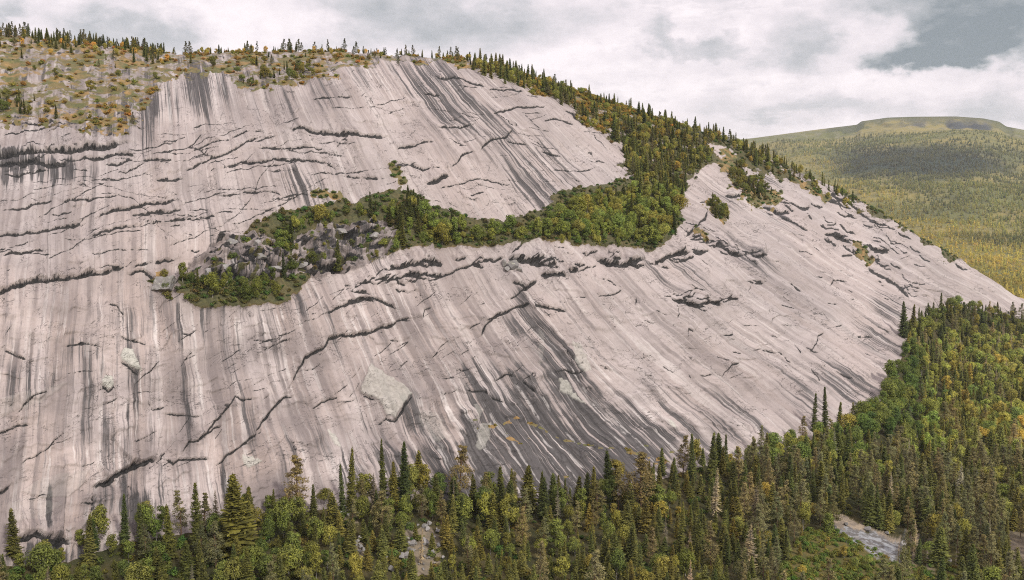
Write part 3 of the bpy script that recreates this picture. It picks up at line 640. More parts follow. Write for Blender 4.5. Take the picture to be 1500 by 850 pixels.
COLS = {
 'spruce': [(.090,.110,.044),(.120,.130,.050),(.150,.150,.052),(.098,.116,.050),(.178,.158,.056),(.128,.136,.054)],
 'birch':  [(.155,.190,.056),(.200,.215,.064),(.130,.170,.058),(.245,.230,.068),(.172,.195,.066),(.265,.220,.070)],
 'pine':   [(.160,.155,.090),(.190,.172,.105),(.138,.142,.080),(.205,.175,.112)],
 'dead':   [(.30,.265,.235),(.22,.19,.165)],
 'shrub':  [(.21,.195,.060),(.26,.21,.070),(.150,.172,.055),(.30,.215,.075),(.18,.19,.06)],
}
LM = {k: (leaf_material(k + '_foliage', v, False), leaf_material(k + '_foliage_far', v, True)) for k, v in COLS.items()}
def bark(name, c1, c2):
    m, n = material(name); tc = n.new('ShaderNodeTexCoord').outputs['Object']
    finish(n, n.mix(n.ramp(n.noise(n.vmul(tc, (3, 3, .8)), 2, 3, .6), .4, .6), c1, c2), .9, .1)
    return m
BK = {'spruce': bark('spruce_bark', (.09,.07,.055), (.14,.12,.10)), 'birch': bark('birch_bark', (.42,.40,.37), (.14,.12,.11)), 'pine': bark('pine_bark', (.20,.11,.06), (.12,.09,.07)), 'dead': bark('dead_bark', (.30,.27,.24), (.18,.16,.14))}

# ------------------------------------------------------------------ tree meshes (unit: metres, built at a reference height, scaled per tree)
def kites(P, N, size, asp=.6, rs=None):
    """leaf sprays: quads round P facing N"""
    P = np.asarray(P); N = np.asarray(N); m = len(P)
    N = N / (np.linalg.norm(N, axis=1, keepdims=True) + 1e-9)
    r = rs.normal(size=(m, 3)); t = np.cross(N, r); t /= np.linalg.norm(t, axis=1, keepdims=True) + 1e-9
    b = np.cross(N, t); s = np.asarray(size)[:, None]
    v = np.stack([P - t*s, P - b*s*asp + t*s*.15, P + t*s, P + b*s*asp - t*s*.1], 1)
    return v.reshape(-1, 3), np.arange(4 * m).reshape(-1, 4)

def tube(path, rad, seg=6):
    path = np.array(path, float); V = []; 
    for p, r in zip(path, rad):
        a = np.arange(seg) * 2 * PI / seg
        V.append(np.stack([p[0] + r*np.cos(a), p[1] + r*np.sin(a), np.full(seg, p[2])], -1))
    V = np.concatenate(V); Q = []
    for i in range(len(path) - 1):
        for j in range(seg):
            Q.append((i*seg+j, i*seg+(j+1) % seg, (i+1)*seg+(j+1) % seg, (i+1)*seg+j))
    return V, np.array(Q)

def join(parts):
    Vs, Qs, n = [], [], 0
    for V, Q in parts: Vs.append(V); Qs.append(Q + n); n += len(V)
    return np.concatenate(Vs), np.concatenate(Qs)

def spruce(seed, H=16., Rm=2.6, bare=.06, thin=1., dead=False):
    rs = np.random.default_rng(seed)
    strips = []; P, N, Sz = [], [], []
    z = H * bare
    lean = rs.normal(0, .012, 2)
    while z < H * .985:
        f = (z - H*bare) / (H*(1-bare)); r = Rm * ((1 - f) ** .82) * (.55 + .45 * min(1, f * 6 + .35)) * rs.uniform(.78, 1.12) + .12
        nb = int(max(4, round((9 if not dead else 9) * (.55 + .45 * (1 - f)))))
        a0 = rs.uniform(0, 2*PI)
        for k in range(nb):
            if rs.random() > thin: continue
            a = a0 + 2*PI*k/nb + rs.normal(0, .25); L = r * rs.uniform(.7, 1.2)
            dx, dy = math.cos(a), math.sin(a); droop = rs.uniform(.28, .6) * (1 - .7 * f)
            up = .35 * f
            ns = 4; w0 = (.30 * L + .22) * (1 if not dead else .5)
            pts = []
            for i in range(ns + 1):
                q = i / ns; rr = L * q
                pts.append((rr*dx, rr*dy, z + rr*(up - droop*q*1.1) + .22*L*q**3))
            V = []
            for i, pnt in enumerate(pts):
                q = i / ns; w = w0 * (.45 + 1.0*q*(1 - q)*2.2) * (1.05 - .75*q) * rs.uniform(.7, 1.25)
                sx, sy = -dy * w, dx * w
                V += [(pnt[0]-sx, pnt[1]-sy, pnt[2]-w*.55*rs.uniform(.6, 1.4)), pnt, (pnt[0]+sx, pnt[1]+sy, pnt[2]-w*.55*rs.uniform(.6, 1.4))]
            Q = []
            for i in range(ns):
                Q += [(3*i, 3*i+1, 3*i+4, 3*i+3), (3*i+1, 3*i+2, 3*i+5, 3*i+4)]
            V = np.array(V) + rs.normal(0, .04, (len(V), 3)); strips.append((V, np.array(Q)))
            if not dead:
                for i in range(5):
                    q = rs.uniform(.25, 1.05); rr = L*q; s = rs.normal(0, .55*w0)
                    P.append((rr*dx - dy*s, rr*dy + dx*s, z + rr*(up - droop*q*1.1) + .22*L*q**3 - abs(s)*.4 + rs.normal(0, .1)))
                    N.append((dx*.5 + rs.normal(0, .5), dy*.5 + rs.normal(0, .5), .7 + rs.normal(0, .4))); Sz.append(rs.uniform(.16, .36))
        z += H * rs.uniform(.019, .030) * (1.25 - .45*f)
    P.append((0, 0, H)); N.append((1, 0, .2)); Sz.append(.3)
    parts = strips + [kites(np.array(P), np.array(N), np.array(Sz), .5, rs)]
    parts.append(tube([(0,0,H*.9),(0,0,H*1.03)], [.06, .015], 4))
    V, Q = join(parts); V[:, :2] += (V[:, 2:3]) * lean
    T = tube([(0,0,-1.5),(0,0,0),(lean[0]*H*.5,lean[1]*H*.5,H*.5),(lean[0]*H*.93,lean[1]*H*.93,H*.93)], [H*.016, H*.0135, H*.009, H*.002], 6)
    return (V, Q), T

def broadleaf(seed, H=10., Wd=7., low=.12, leaves=2400, nclump=20, lump=.34):
    rs = np.random.default_rng(seed); P, N, Sz = [], [], []
    R = Wd / 2; zc_, rz = H * (low + (1-low)*.5), H * (1-low) * .5
    cl = []
    for i in range(nclump):
        d = rs.normal(size=3); d[2] += .35; d /= np.linalg.norm(d)
        q = rs.uniform(.45, .78)
        cl.append((d[0]*R*q, d[1]*R*q, zc_ + d[2]*rz*q, R*lump*rs.uniform(.7, 1.35)))
    cl.append((0, 0, zc_ + rz*.62, R*lump)); cl.append((0, 0, zc_, R*.55))
    wsum = sum(k[3]**2 for k in cl)
    for (cx, cy, cz, rc) in cl:
        m = int(leaves * rc**2 / wsum)
        d = rs.normal(size=(m, 3)); d /= np.linalg.norm(d, axis=1, keepdims=True)
        rr = rc * rs.uniform(.62, 1.08, (m, 1)) * (1 + .18*np.sin(d[:, :1]*7 + cx*3) * np.cos(d[:, 1:2]*6 + cy))
        P.append(np.array([[cx, cy, cz]]) + d*rr*np.array([[1, 1, .85]])); N.append(d + rs.normal(0, .55, (m, 3)) + np.array([[0, 0, .35]])); Sz.append(rs.uniform(.14, .34, m))
    V, Q = kites(np.concatenate(P), np.concatenate(N), np.concatenate(Sz), .65, rs)
    tp = [tube([(0,0,-1.5),(0,0,0),(rs.normal(0,.15),rs.normal(0,.15),H*.4),(0,0,H*.8)], [H*.02, H*.016, H*.011, H*.003], 6)]
    for k in range(5):
        cx, cy, cz, rc = cl[k]
        tp.append(tube([(0,0,H*(.2+.06*k)),(cx*.5,cy*.5,(H*(.2+.06*k)+cz)/2+.2),(cx*.9,cy*.9,cz)], [H*.007, H*.005, H*.002], 4))
    return (V, Q), join(tp)

def pine(seed, H=15., Wd=5.):
    rs = np.random.default_rng(seed); P, N, Sz = [], [], []; tp = [tube([(0,0,-1.5),(0,0,0),(rs.normal(0,.2),rs.normal(0,.2),H*.5),(0,0,H*.95)], [H*.018, H*.015, H*.010, H*.003], 6)]
    z = H * .22
    while z < H:
        f = (z/H - .22) / .78
        r = Wd/2 * (.55 + .75*math.sin(min(1, f*1.15 + .15)*PI)**.8) * (1.05 - .55*f)
        for k in range(int(rs.integers(3, 6))):
            a = rs.uniform(0, 2*PI); L = r*rs.uniform(.55, 1.1)
            cx, cy, cz = L*.75*math.cos(a), L*.75*math.sin(a), z + L*.22 + rs.normal(0, .2)
            tp.append(tube([(0,0,z-.2),(cx*.55,cy*.55,z+.1),(cx,cy,cz)], [.07, .05, .02], 4))
            m = int(46*rs.uniform(.7, 1.3)); d = rs.normal(size=(m, 3)); d /= np.linalg.norm(d, axis=1, keepdims=True)
            rc = .28*L + .38
            P.append(np.array([[cx, cy, cz]]) + d*rc*rs.uniform(.4, 1.1, (m, 1))*np.array([[1, 1, .55]])); N.append(d*.6 + rs.normal(0, .5, (m, 3)) + np.array([[0, 0, .6]])); Sz.append(rs.uniform(.14, .32, m))
        z += H*rs.uniform(.040, .065)
    V, Q = kites(np.concatenate(P), np.concatenate(N), np.concatenate(Sz), .45, rs)
    return (V, Q), join(tp)

VAR = {}
def soften(me, V, Q, kind, nq):
    """faces of the crown turned outwards and shaded as the rounded mass they belong to"""
    Vn = np.asarray(V, float); Qn = np.asarray(Q).copy()
    c = Vn[Qn[:nq]].mean(1)
    fn_ = np.cross(Vn[Qn[:nq, 2]] - Vn[Qn[:nq, 0]], Vn[Qn[:nq, 3]] - Vn[Qn[:nq, 1]]); fn_ /= np.linalg.norm(fn_, axis=1, keepdims=True) + 1e-9
    Hh = Vn[:, 2].max()
    if kind in ('spruce', 'dead', 'farspruce', 'pine'):
        r = np.hypot(c[:, 0], c[:, 1])[:, None] + 1e-6
        out = np.concatenate([c[:, :2] / r, np.full((len(c), 1), .75)], 1)
    else:
        out = c - np.array([[0, 0, Hh * .42]]); out = out / (np.linalg.norm(out, axis=1, keepdims=True) + 1e-9) + np.array([[0, 0, .35]])
    out /= np.linalg.norm(out, axis=1, keepdims=True)
    fl_ = (fn_ * out).sum(1) < 0
    Qn[:nq][fl_] = Qn[:nq][fl_][:, ::-1]; fn_[fl_] *= -1
    w_ = .55 if kind in ('birch', 'farbirch', 'shrub') else .6
    nn = out * (1 - w_) + fn_ * w_; nn /= np.linalg.norm(nn, axis=1, keepdims=True)
    return Qn, nn
def set_normals(me, Q, nn, nq):
    ln = np.zeros((len(Q), 4, 3)); ln[:nq] = nn[:, None]
    me.polygons.foreach_set('use_smooth', np.ones(len(Q), bool))
    me.normals_split_custom_set([tuple(q) for q in ln.reshape(-1, 3)])
def variant(kind, i, made, ref):
    (V, Q), (TV, TQ) = made
    bk = BK.get(kind, BK['birch'])
    Q, nn = soften(None, V, Q, kind, len(Q)); nq = len(Q)
    crown = mesh_np(kind + '_crown', V, Q); crown.materials.append(LM[kind][0])
    trunk = mesh_np(kind + '_trunk', TV, TQ, True); trunk.materials.append(bk)
    JV, JQ = join([(V, Q), (TV, TQ)])
    idx = np.concatenate([np.zeros(len(Q), np.int32), np.ones(len(TQ), np.int32)])
    whole = mesh_np(kind + '_whole', JV, JQ); far = mesh_np(kind + '_far', JV, JQ)
    for me_, mm in ((whole, LM[kind][0]), (far, LM[kind][1])):
        me_.materials.append(mm); me_.materials.append(bk); me_.polygons.foreach_set('material_index', idx)
        set_normals(me_, JQ, nn, nq)
    set_normals(crown, Q, nn, nq)
    VAR.setdefault(kind, []).append((crown, trunk, whole, far, ref))
for i in range(7): variant('spruce', i, spruce(100+i, 16, [2.5, 2.1, 2.9, 1.8, 2.4, 3.0, 2.2][i], .05, [1, .95, 1, .9, .97, 1, .85][i]), 16.)
for i in range(6): variant('birch', i, broadleaf(200+i, 10, [7.2, 6.2, 8., 5.4, 7., 6.][i], .10, [2500, 2200, 2700, 2000, 2400, 2100][i], [22, 18, 24, 16, 20, 26][i], [.34, .36, .32, .38, .36, .30][i]), 10.)
for i in range(5): variant('pine', i, pine(300+i, 15, [5.2, 4.4, 6., 4.8, 5.5][i]), 15.)
for i in range(3): variant('dead', i, spruce(400+i, 16, [2.3, 1.8, 2.6][i], .1, .8, True), 16.)
for i in range(3): variant('shrub', i, broadleaf(500+i, 2., [3., 2.4, 3.4][i], .0, 300, 7, .45), 2.)
# small far conifers for the hill
def far_conifer(seed):
    rs = np.random.default_rng(seed); parts = []
    for lv in range(6):
        f = lv/6; z0, r0_ = 9*(.08 + .86*f), 1.7*(1 - f)**.9 + .25
        k = 7; a = np.arange(k)*2*PI/k + rs.uniform(0, 3); r = r0_*rs.uniform(.75, 1.2, k)
        V = np.stack([r*np.cos(a), r*np.sin(a), z0 - .35 + rs.normal(0, .2, k)], -1); V = np.concatenate([V, [[0, 0, z0 + 2.3]], [[0, 0, z0 + 2.3]]])
        parts.append((V, np.array([(i, (i+1) % k, k, k+1) for i in range(k)])))
    return join(parts), tube([(0,0,-.8),(0,0,8.5)], [.14, .03], 4)
LM['farspruce'] = LM['spruce']; BK['farspruce'] = BK['spruce']
for i in range(4): variant('farspruce', i, far_conifer(600+i), 9.)
LM['farbirch'] = LM['birch']; BK['farbirch'] = BK['spruce']
for i in range(3): variant('farbirch', i, broadleaf(620+i, 7, 5., .05, 130, 6, .5), 7.)
LM['farbirch'] = LM['birch']

# ------------------------------------------------------------------ placing the trees
TREES = []     # dicts: kind, x, y, z, h, tint, zone, rot
def add_tree(kind, x, y, h, tint=(1, 1, 1), zone='', sink=.4, hero=None, wid=1., z=None):
    z = (ground(x, y) if z is None else z) - sink
    px, pyb = project(x, y, z); _, pyt = project(x, y, z + h)
    TREES.append(dict(kind=kind, x=x, y=y, z=z, h=h, tint=tint, zone=zone, rot=random.uniform(0, 6.28), px=float(px), pyb=float(pyb), pyt=float(pyt), hero=hero, wid=wid * random.uniform(.85, 1.15)))

def jt(b=1., r=1., g=1.):
    v = b * random.uniform(.8, 1.22); w = random.uniform(-.10, .10)
    return (v * r * (1 + w), v * g, v * (1 - w * .6))

# --- single trees that stand out against the rock
def hero(kind, x, yt, yb, label, tint=(1,1,1), wid=1.):
    X, Y, Z = at_px(x, yb); R = math.sqrt(X*X + Y*Y + (Z-CAMZ)**2)
    add_tree(kind, X, Y, (yb - yt) * R / F / .985, tint, 'hero', hero=label, wid=wid)
DK = (.8, .85, .9)
for h_ in [('spruce',131,762,828,'dense dark spruce at the end of the black lower wall',DK,1.1),('spruce',183,730,800,'slim dark spruce in front of the striped wall under the big black roof',DK,.8),('spruce',210,741,803,'short pointed spruce just beyond the slim spruce under the black roof',DK,1.1),
           ('spruce',248,744,815,'feathery olive spruce between the black roof and the twin tall spruces',(1,.95,.8),1.),('spruce',289,712,808,'tall ragged spruce topping the trees under the jagged crack line',(.95,.9,.8),.9),('spruce',348,702,812,'tallest broad spruce against the streaked lower wall, with dense rusty crown',(1.15,1.,.8),1.35),
           ('spruce',362,722,805,'narrow spruce leaning close beside the tallest broad spruce',(1.,.95,.85),.8),('pine',434,672,760,'open brownish pine in front of the pale rock rib',(1.1,1,.9),1.2),('spruce',502,680,752,'thin sparse spruce before the dark streaked rock',DK,.6),('spruce',514,655,748,'tall thin-topped spruce before the dark streaked rock',(.9,.85,.8),.75),
           ('spruce',562,645,742,'spindly half-bare spruce rising left of the darkest spire',(.9,.85,.8),.55),('spruce',592,648,745,'darkest spire-shaped spruce in front of the stained rock',(.62,.68,.74),.95),('spruce',614,660,712,'small bright conical spruce beside the darkest spire',(1.3,1.15,.9),1.3),('spruce',578,676,748,'mid-height spruce crowded against the darkest spire',(1,.95,.8),.9),
           ('pine',672,652,735,'rusty pine standing before the dark slab under the tuft line',(1.1,.95,.8),1.1),('spruce',1014,634,706,'dark slender spruce at the edge of the dark slab, beside green birches',DK,.8),('spruce',1042,634,702,'dark bushy spruce rising behind the green birches',DK,1.),('spruce',1063,636,690,'small dark spruce squeezed among the bright green birches',DK,.9),
           ('dead',1047,688,760,'bare pale grey dead spruce with fine twigs standing among dark spruces',(1.3,1.25,1.2),1.3),('dead',1106,712,775,'grey-brown half dead spruce behind a living olive spruce',(1,.95,.9),1.),('dead',1095,770,845,'large grey twiggy dead spruce at the lower edge of the forest',(1.15,1.08,1.),1.2),('pine',938,664,750,'wide brownish pine overlapping the rusty tufts on the dark slab',(.95,.85,.75),1.5),
           ('pine',906,686,748,'slender brownish tree before the dark slab, beside the wide brownish pine',(1.05,.95,.8),1.),('pine',876,704,760,'bushy olive-brown pine below the dark slab, downhill of the slender brownish tree',(1,.95,.8),1.2),('spruce',1192,578,632,'thin dark spruce standing out against the lined slab, shorter of a pair',(.75,.78,.8),.75),('spruce',1209,570,634,'thin dark spruce standing out against the lined slab, taller of a pair',(.72,.76,.78),.8),
           ('spruce',1228,590,636,'small bright green spruce next to the pair of thin dark spruces',(1.1,1.1,.85),1.1),('spruce',1324,446,494,'dark narrow spruce at the very end of the slab, shorter crown at its feet',DK,.8),('spruce',1335,450,494,'dark rusty spruce at the very end of the slab, behind the narrow one',(.9,.82,.75),1.),('pine',1220,728,772,'rounded brown pine at the upper end of the grey bare slab',(.9,.85,.75),1.3)]:
    hero(*h_)
HX = [(t['x'], t['y']) for t in TREES]

def near_hero(x, y, d): return any((x-a)**2 + (y-b)**2 < d*d for a, b in HX)
ALLCLEAR = CLEAR_SAND + CLEAR_SLAB
def inp(x, y, poly):
    r = False; j = len(poly) - 1
    for i in range(len(poly)):
        (x1, y1), (x2, y2) = poly[i], poly[j]
        if (y1 > y) != (y2 > y) and x < (x2 - x1) * (y - y1) / (y2 - y1) + x1: r = not r
        j = i
    return r
def inany(px, py, polys): return any(inp(px, py, q) for q in polys)

# --- the forest below the face
sp = 4.5
pts = []
Rfoot = lambda a: float(np.interp(a, az, RF))
Ymax = 820
for iy in range(int(170/sp), int(Ymax/sp)):
    for ix in range(int(-330/sp), int(600/sp)):
        x = (ix + random.uniform(-.45, .45)) * sp; y = (iy + random.uniform(-.45, .45)) * sp
        a = math.atan2(x, y); R = math.hypot(x, y)
        if abs(a) > math.radians(41): continue
        rf = Rfoot(a)
        if R > rf + 3 or R < 196: continue
        pts.append((x, y, R, rf, a))
for x, y, R, rf, a in pts:
    z = ground(x, y); px, py = project(x, y, z)
    if px < -420 or px > 2000 or py > 935: continue
    if (px < -60 or px > 1560) and random.random() < .4: continue
    if near_hero(x, y, 3.2): continue
    if R > 420 and random.random() < .2: continue
    nb = float(gnoise(np.array([x/26.]), np.array([y/26.]), 7)[0]) + .5 * float(gnoise(np.array([x/9.]), np.array([y/9.]), 9)[0])
    edge = (rf - R)
    if inany(px, py, ALLCLEAR): continue
    if inany(px, py, SCREE) and random.random() < .85: continue
    if inany(px, py - 6, CLEAR_GRASS):
        if random.random() < .25: add_tree('birch' if random.random() < .6 else 'spruce', x, y, random.uniform(2.5, 5), jt(1.25, 1.15), 'clearing')
        continue
    # which kinds grow where
    wb, wp = .30 + .55 * nb, .06
    hs, hb, tint, zone = random.uniform(8, 14), random.uniform(6, 10), jt(), 'forest'
    if px < 480:
        wb += .12; hs = random.uniform(8, 15); tint = jt(.82, .95)
        if edge < 12: wb = .7; hb = random.uniform(6, 10); hs = random.uniform(9, 15)
    elif px < 900:
        if edge < 18: wb = .45 + nb; wp = .12; hs = random.uniform(10, 17); hb = random.uniform(7.5, 12)
        else: wb = .18 + .5 * nb; hs = random.uniform(6, 12); hb = random.uniform(5, 8.5)
        if py > 770: tint = jt(1.1, 1.07, 1.02)
        else: tint = jt(.85)
    elif px < 1260 and py < 690:
        wb = .72; hb = random.uniform(7, 11); tint = jt(1.1, .95); hs = random.uniform(9, 15)
    elif px > 1255 and px < 1350 and py > 520 and py < 650:
        wb = .95; hb = random.uniform(8, 12); tint = jt(.85, .85, 1.0)
    elif px >= 1320 and py < 690:
        wb = .42 + .5*nb; hs = random.uniform(8, 15); hb = random.uniform(7, 11); tint = jt(1.5, 1.05, 1.05)
        if px > 1390 and py > 480: tint = jt(1.5, 1.04, 1.)
        if py < 500: wb = .45; tint = jt(1.0); hs *= 1.0 if px < 1440 else .8; hb *= 1. if px < 1440 else .8
    elif px > 1080 and py >= 670:
        wb = .14 + .35*nb; wp = .36; hs = random.uniform(10, 16); tint = jt(1.22, .98, .98)
    else:
        wb = .12 + .4*nb; hs = random.uniform(7, 13); tint = jt(1.0, 1.05, 1.)
        if nb > .2: tint = jt(1.15, 1.12)
    r = random.random()
    if r < wb: add_tree('birch', x, y, hb * random.choice([.7, .9, 1., 1.1]), tint, zone, wid=random.uniform(.75, 1.15))
    elif r < wb + wp: add_tree('pine', x, y, random.uniform(9, 15), tint, zone)
    elif r < wb + wp + .012: add_tree('dead', x, y, random.uniform(9, 14), tint, zone)
    else: add_tree('spruce', x, y, hs * random.choice([.55, .65, .75, .85, .95]), tint, zone, wid=random.uniform(.9, 1.65) * (1.12 if hs < 10 else 1.))

# --- trees on the bench, the right ridge, the skyline and the plateau: sampled over the ground in metres
LEDGE_B = [(265,432),(290,447),(330,450),(420,443),(450,408),(520,392),(600,366),(700,362),(800,356),(850,365),(960,366),(990,345),(1000,300),(1000,292),(955,287),(900,296),(840,306),(815,316),(800,335),(740,345),(690,345),(640,335),(600,300),(575,298),(545,312),(500,322),(440,330),(390,348),(355,365),(300,395),(265,415)]
RIDGE_B = [(690,104),(740,124),(800,142),(830,162),(852,186),(880,196),(905,210),(915,230),(920,262),(940,285),(1000,292),(1010,262),(1040,240),(1052,226),(1036,216),(1050,205),(1075,220),(1110,245),(1150,262),(1250,312),(1250,292),(1150,243),(1050,203),(950,171),(850,140),(750,108),(690,92)]
PATCH_B = [[(1068,258),(1085,245),(1110,262),(1132,285),(1125,293),(1090,288)], [(-40,175),(0,172),(50,168),(58,150),(20,140),(-40,140)], [(345,124),(385,128),(425,122),(470,112),(440,104),(380,108)], [(222,402),(240,402),(252,428),(238,432)], [(1040,300),(1060,305),(1070,322),(1050,325)]]
for iy in range(int(230/2.8), int(700/2.8)):
    for ix in range(int(-330/2.8), int(330/2.8)):
        x = (ix + random.uniform(-.5, .5)) * 2.8; y = (iy + random.uniform(-.5, .5)) * 2.8
        a = math.atan2(x, y); R = math.hypot(x, y)
        if abs(a) > math.radians(38): continue
        rs_ = float(np.interp(a, az, RS)); rf = Rfoot(a)
        if R < rf + 15 or R > rs_ + 14: continue
        z = ground(x, y); px, py = project(x, y, z)
        if inp(px, py, LEDGE_B):
            o1 = inany(px, py + 3, OUTCROP)
            if random.random() < (.74 if o1 else .08): continue
            if px < 460 and py > 395 and random.random() < .5: continue
            r = random.random(); cf = .16 if px < 620 else (.06 if px < 900 else .12)
            if 560 < px < 640 and py < 340: cf = .5
            if r < cf: add_tree('spruce', x, y, random.uniform(7, 12), jt(.7, .95), 'ledge', wid=1.)
            else: add_tree('birch', x, y, random.choice([4, 5.5, 6.5, 7.5, 9.5]) * random.uniform(.85, 1.15) * (.6 if o1 else 1), jt(.72, .95) if (px < 470 and py > 385) else jt(1.1, 1.02, 1.05), 'ledge', wid=random.uniform(.65, 1.15))
        elif inp(px, py, RIDGE_B):
            low = px > 900 and py > 190
            dens = .62 if low else .5
            if px > 1120: dens = .35
            if random.random() > dens * .72: continue
            if inany(px, py, [[(905,158),(925,165),(940,180),(915,178)], [(1034,205),(1050,212),(1075,240),(1060,240),(1040,225)]]): continue
            r = random.random()
            if r < .46: add_tree('spruce', x, y, random.uniform(5.5, 11), jt(1.25, 1.0), 'ridge', wid=random.uniform(.95, 1.35))
            elif r < .55: add_tree('pine', x, y, random.uniform(6, 10), jt(.9, 1.), 'ridge')
            elif r < .97 or px > 905: add_tree('birch', x, y, random.uniform(4, 7), jt(1.25, 1.12, 1.), 'ridge')
            else: add_tree('birch', x, y, random.uniform(3.5, 5.5), (2.4, 1.75, .9), 'ridge')
        elif inany(px, py, PATCH_B):
            if random.random() > .42: continue
            add_tree('birch' if random.random() < .62 else 'spruce', x, y, random.uniform(3.5, 8.5) * (1. if px > 1000 else .75), jt(.8, 1.05), 'patch')
        elif R > rs_ - 55 and px < 700:
            near = R > rs_ - 24
            d = (.42 if near else .17) if px < 240 else ((.14 if near else .02) if px > 270 else .05)
            if px > 600: d *= .7
            if random.random() > d: continue
            r = random.random()
            if px > 240: r = r * .55 + .45 if random.random() < .6 else r
            if r < .6: add_tree('spruce', x, y, random.uniform(2.6, 7.) * (1 if px < 240 else .85), jt(1.2, 1.0), 'skyline', wid=random.uniform(1., 1.5))
            elif r < .85: add_tree('pine', x, y, random.uniform(4.5, 8), jt(.72, .95), 'skyline')
            else: add_tree('birch', x, y, random.uniform(2.5, 4.5), jt(1.6, 1.35), 'skyline')
        elif inp(px, py, PLATEAU) and px < 700:
            if random.random() > .022: continue
            add_tree(random.choice(['spruce', 'pine', 'birch', 'birch']), x, y, random.uniform(2.5, 6.), jt(.8, 1.05), 'plateau')

# ------------------------------------------------------------------ which are built one by one
NAMES = {'spruce': 'spruce_tree', 'birch': 'birch_tree', 'pine': 'pine_tree', 'dead': 'dead_spruce'}
def bucket(t):
    up = t['zone'] in ('ledge', 'ridge', 'skyline', 'plateau', 'patch')
    k = t['kind']
    if not up: return NAMES[k]
    if k == 'birch': return 'deciduous_tree'
    if k == 'spruce': return 'stunted_spruce'
    return NAMES[k]
def colour_word(t):
    c_ = COLS[t['kind']]; r, g = t['tint'][0], t['tint'][1]
    b = (r + g) / 2; w = r / max(.01, g)
    if b > 1.9: return 'golden yellow'
    if b < .82: return 'dark green'
    if w > 1.14: return 'rusty olive'
    if b > 1.1: return 'bright olive'
    return 'mid green'
def size_word(t):
    h = t['h']
    lims = {'spruce': (7, 9, 11.5), 'birch': (5, 7, 9), 'pine': (7, 10, 12.5), 'dead': (9, 11, 13)}[t['kind']]
    return ['very small', 'small', 'middling', 'tall'][sum(h > l for l in lims)]
def place(t):
    x, y = t['px'], t['pyb']; z = t['zone']
    if z == 'ledge':
        if x < 360: return 'at the low dipping end of the bench'
        if x < 470: return 'around the grey crags on the bench'
        if x < 560: return 'on the upper tongue of the bench over the crags'
        if x < 650: return 'on the peaked middle of the bench'
        if x < 740: return 'along the narrow waist of the bench'
        if x < 850: return 'at the start of the broad end of the bench'
        return 'in the broad bench thicket, ' + ('upper half' if y < 325 else 'lower half')
    if z == 'ridge':
        b = 'on the wooded spur above the bench' if y > 215 and x < 1050 else ('on the wooded ridge by the rim' if x < 850 else ('midway down the wooded ridge' if x < 1000 else 'on the last thin end of the wooded ridge'))
        return b
    if z == 'skyline':
        return 'in the dense row on the high skyline' if x < 240 else ('scattered along the flat summit skyline' if x < 480 else 'on the skyline above the dark stained rim')
    if z == 'plateau': return 'alone on the heathy plateau' + (' above the black overhang' if x < 200 else ' behind the rim')
    if z == 'patch':
        return 'in the clump on the bare right flank' if x > 1000 else ('in the thicket above the black overhang' if x < 100 else ('on the shelf along the rim' if y < 200 else 'in the crack by the square block'))
    if z == 'clearing': return 'in the grassy clearing below the bare grey slab'
    if x < 140: return 'below the black lower wall'
    if x < 300: return 'below the big black roof'
    if x < 420: return 'below the striped lower wall'
    if x < 560: return 'below the stained ribs, ' + ('by the rock' if y < 775 else 'downhill')
    if x < 700: return 'around the boulder scree, ' + ('uphill' if y < 785 else 'downhill')
    if x < 860: return 'below the dark tufted slab, ' + ('by the rock' if y < 785 else 'downhill')
    if x < 1000: return 'below the grey dark slab corner, ' + ('by the rock' if y < 775 else 'downhill')
    if x < 1130: return 'around the grey dead spruces, ' + ('uphill' if y < 740 else 'downhill')
    if x < 1260: return ('under the pair of thin dark spruces' if y < 720 else 'uphill of the grassy clearing')
    if x < 1345: return ('in the rounded birch stand touching the slab' if y < 660 else 'above the bare grey slab')
    if x < 1430: return ('on the top slope where slab ends' if y < 560 else ('in the wooded slope past the birch stand' if y < 700 else 'beyond the bare grey slab'))
    return ('under the far tip of the slab' if y < 560 else ('in the thick slope near the frame edge' if y < 700 else 'by the sandy track'))

byb = {}
for t in TREES: byb.setdefault(bucket(t), []).append(t)
single, mass = [], []
CAP = {'spruce_tree': 300, 'birch_tree': 300, 'pine_tree': 240, 'dead_spruce': 30, 'deciduous_tree': 300, 'stunted_spruce': 300}
for b, L in byb.items():
    def score(t):
        if t['hero']: return 1e9
        inside = -4 < t['px'] < 1504 and t['pyt'] < 838 and t['pyt'] > -5
        if not inside: return -1
        s = t['pyb'] - t['pyt']
        if t['zone'] == 'skyline': s += 25
        return s + random.uniform(0, 6)
    for t in L: t['score'] = score(t)
    L.sort(key=lambda t: -t['score'])
    for i, t in enumerate(L):
        t['bucket'] = b
        (single if i < CAP[b] and t['score'] > 0 else mass).append(t)

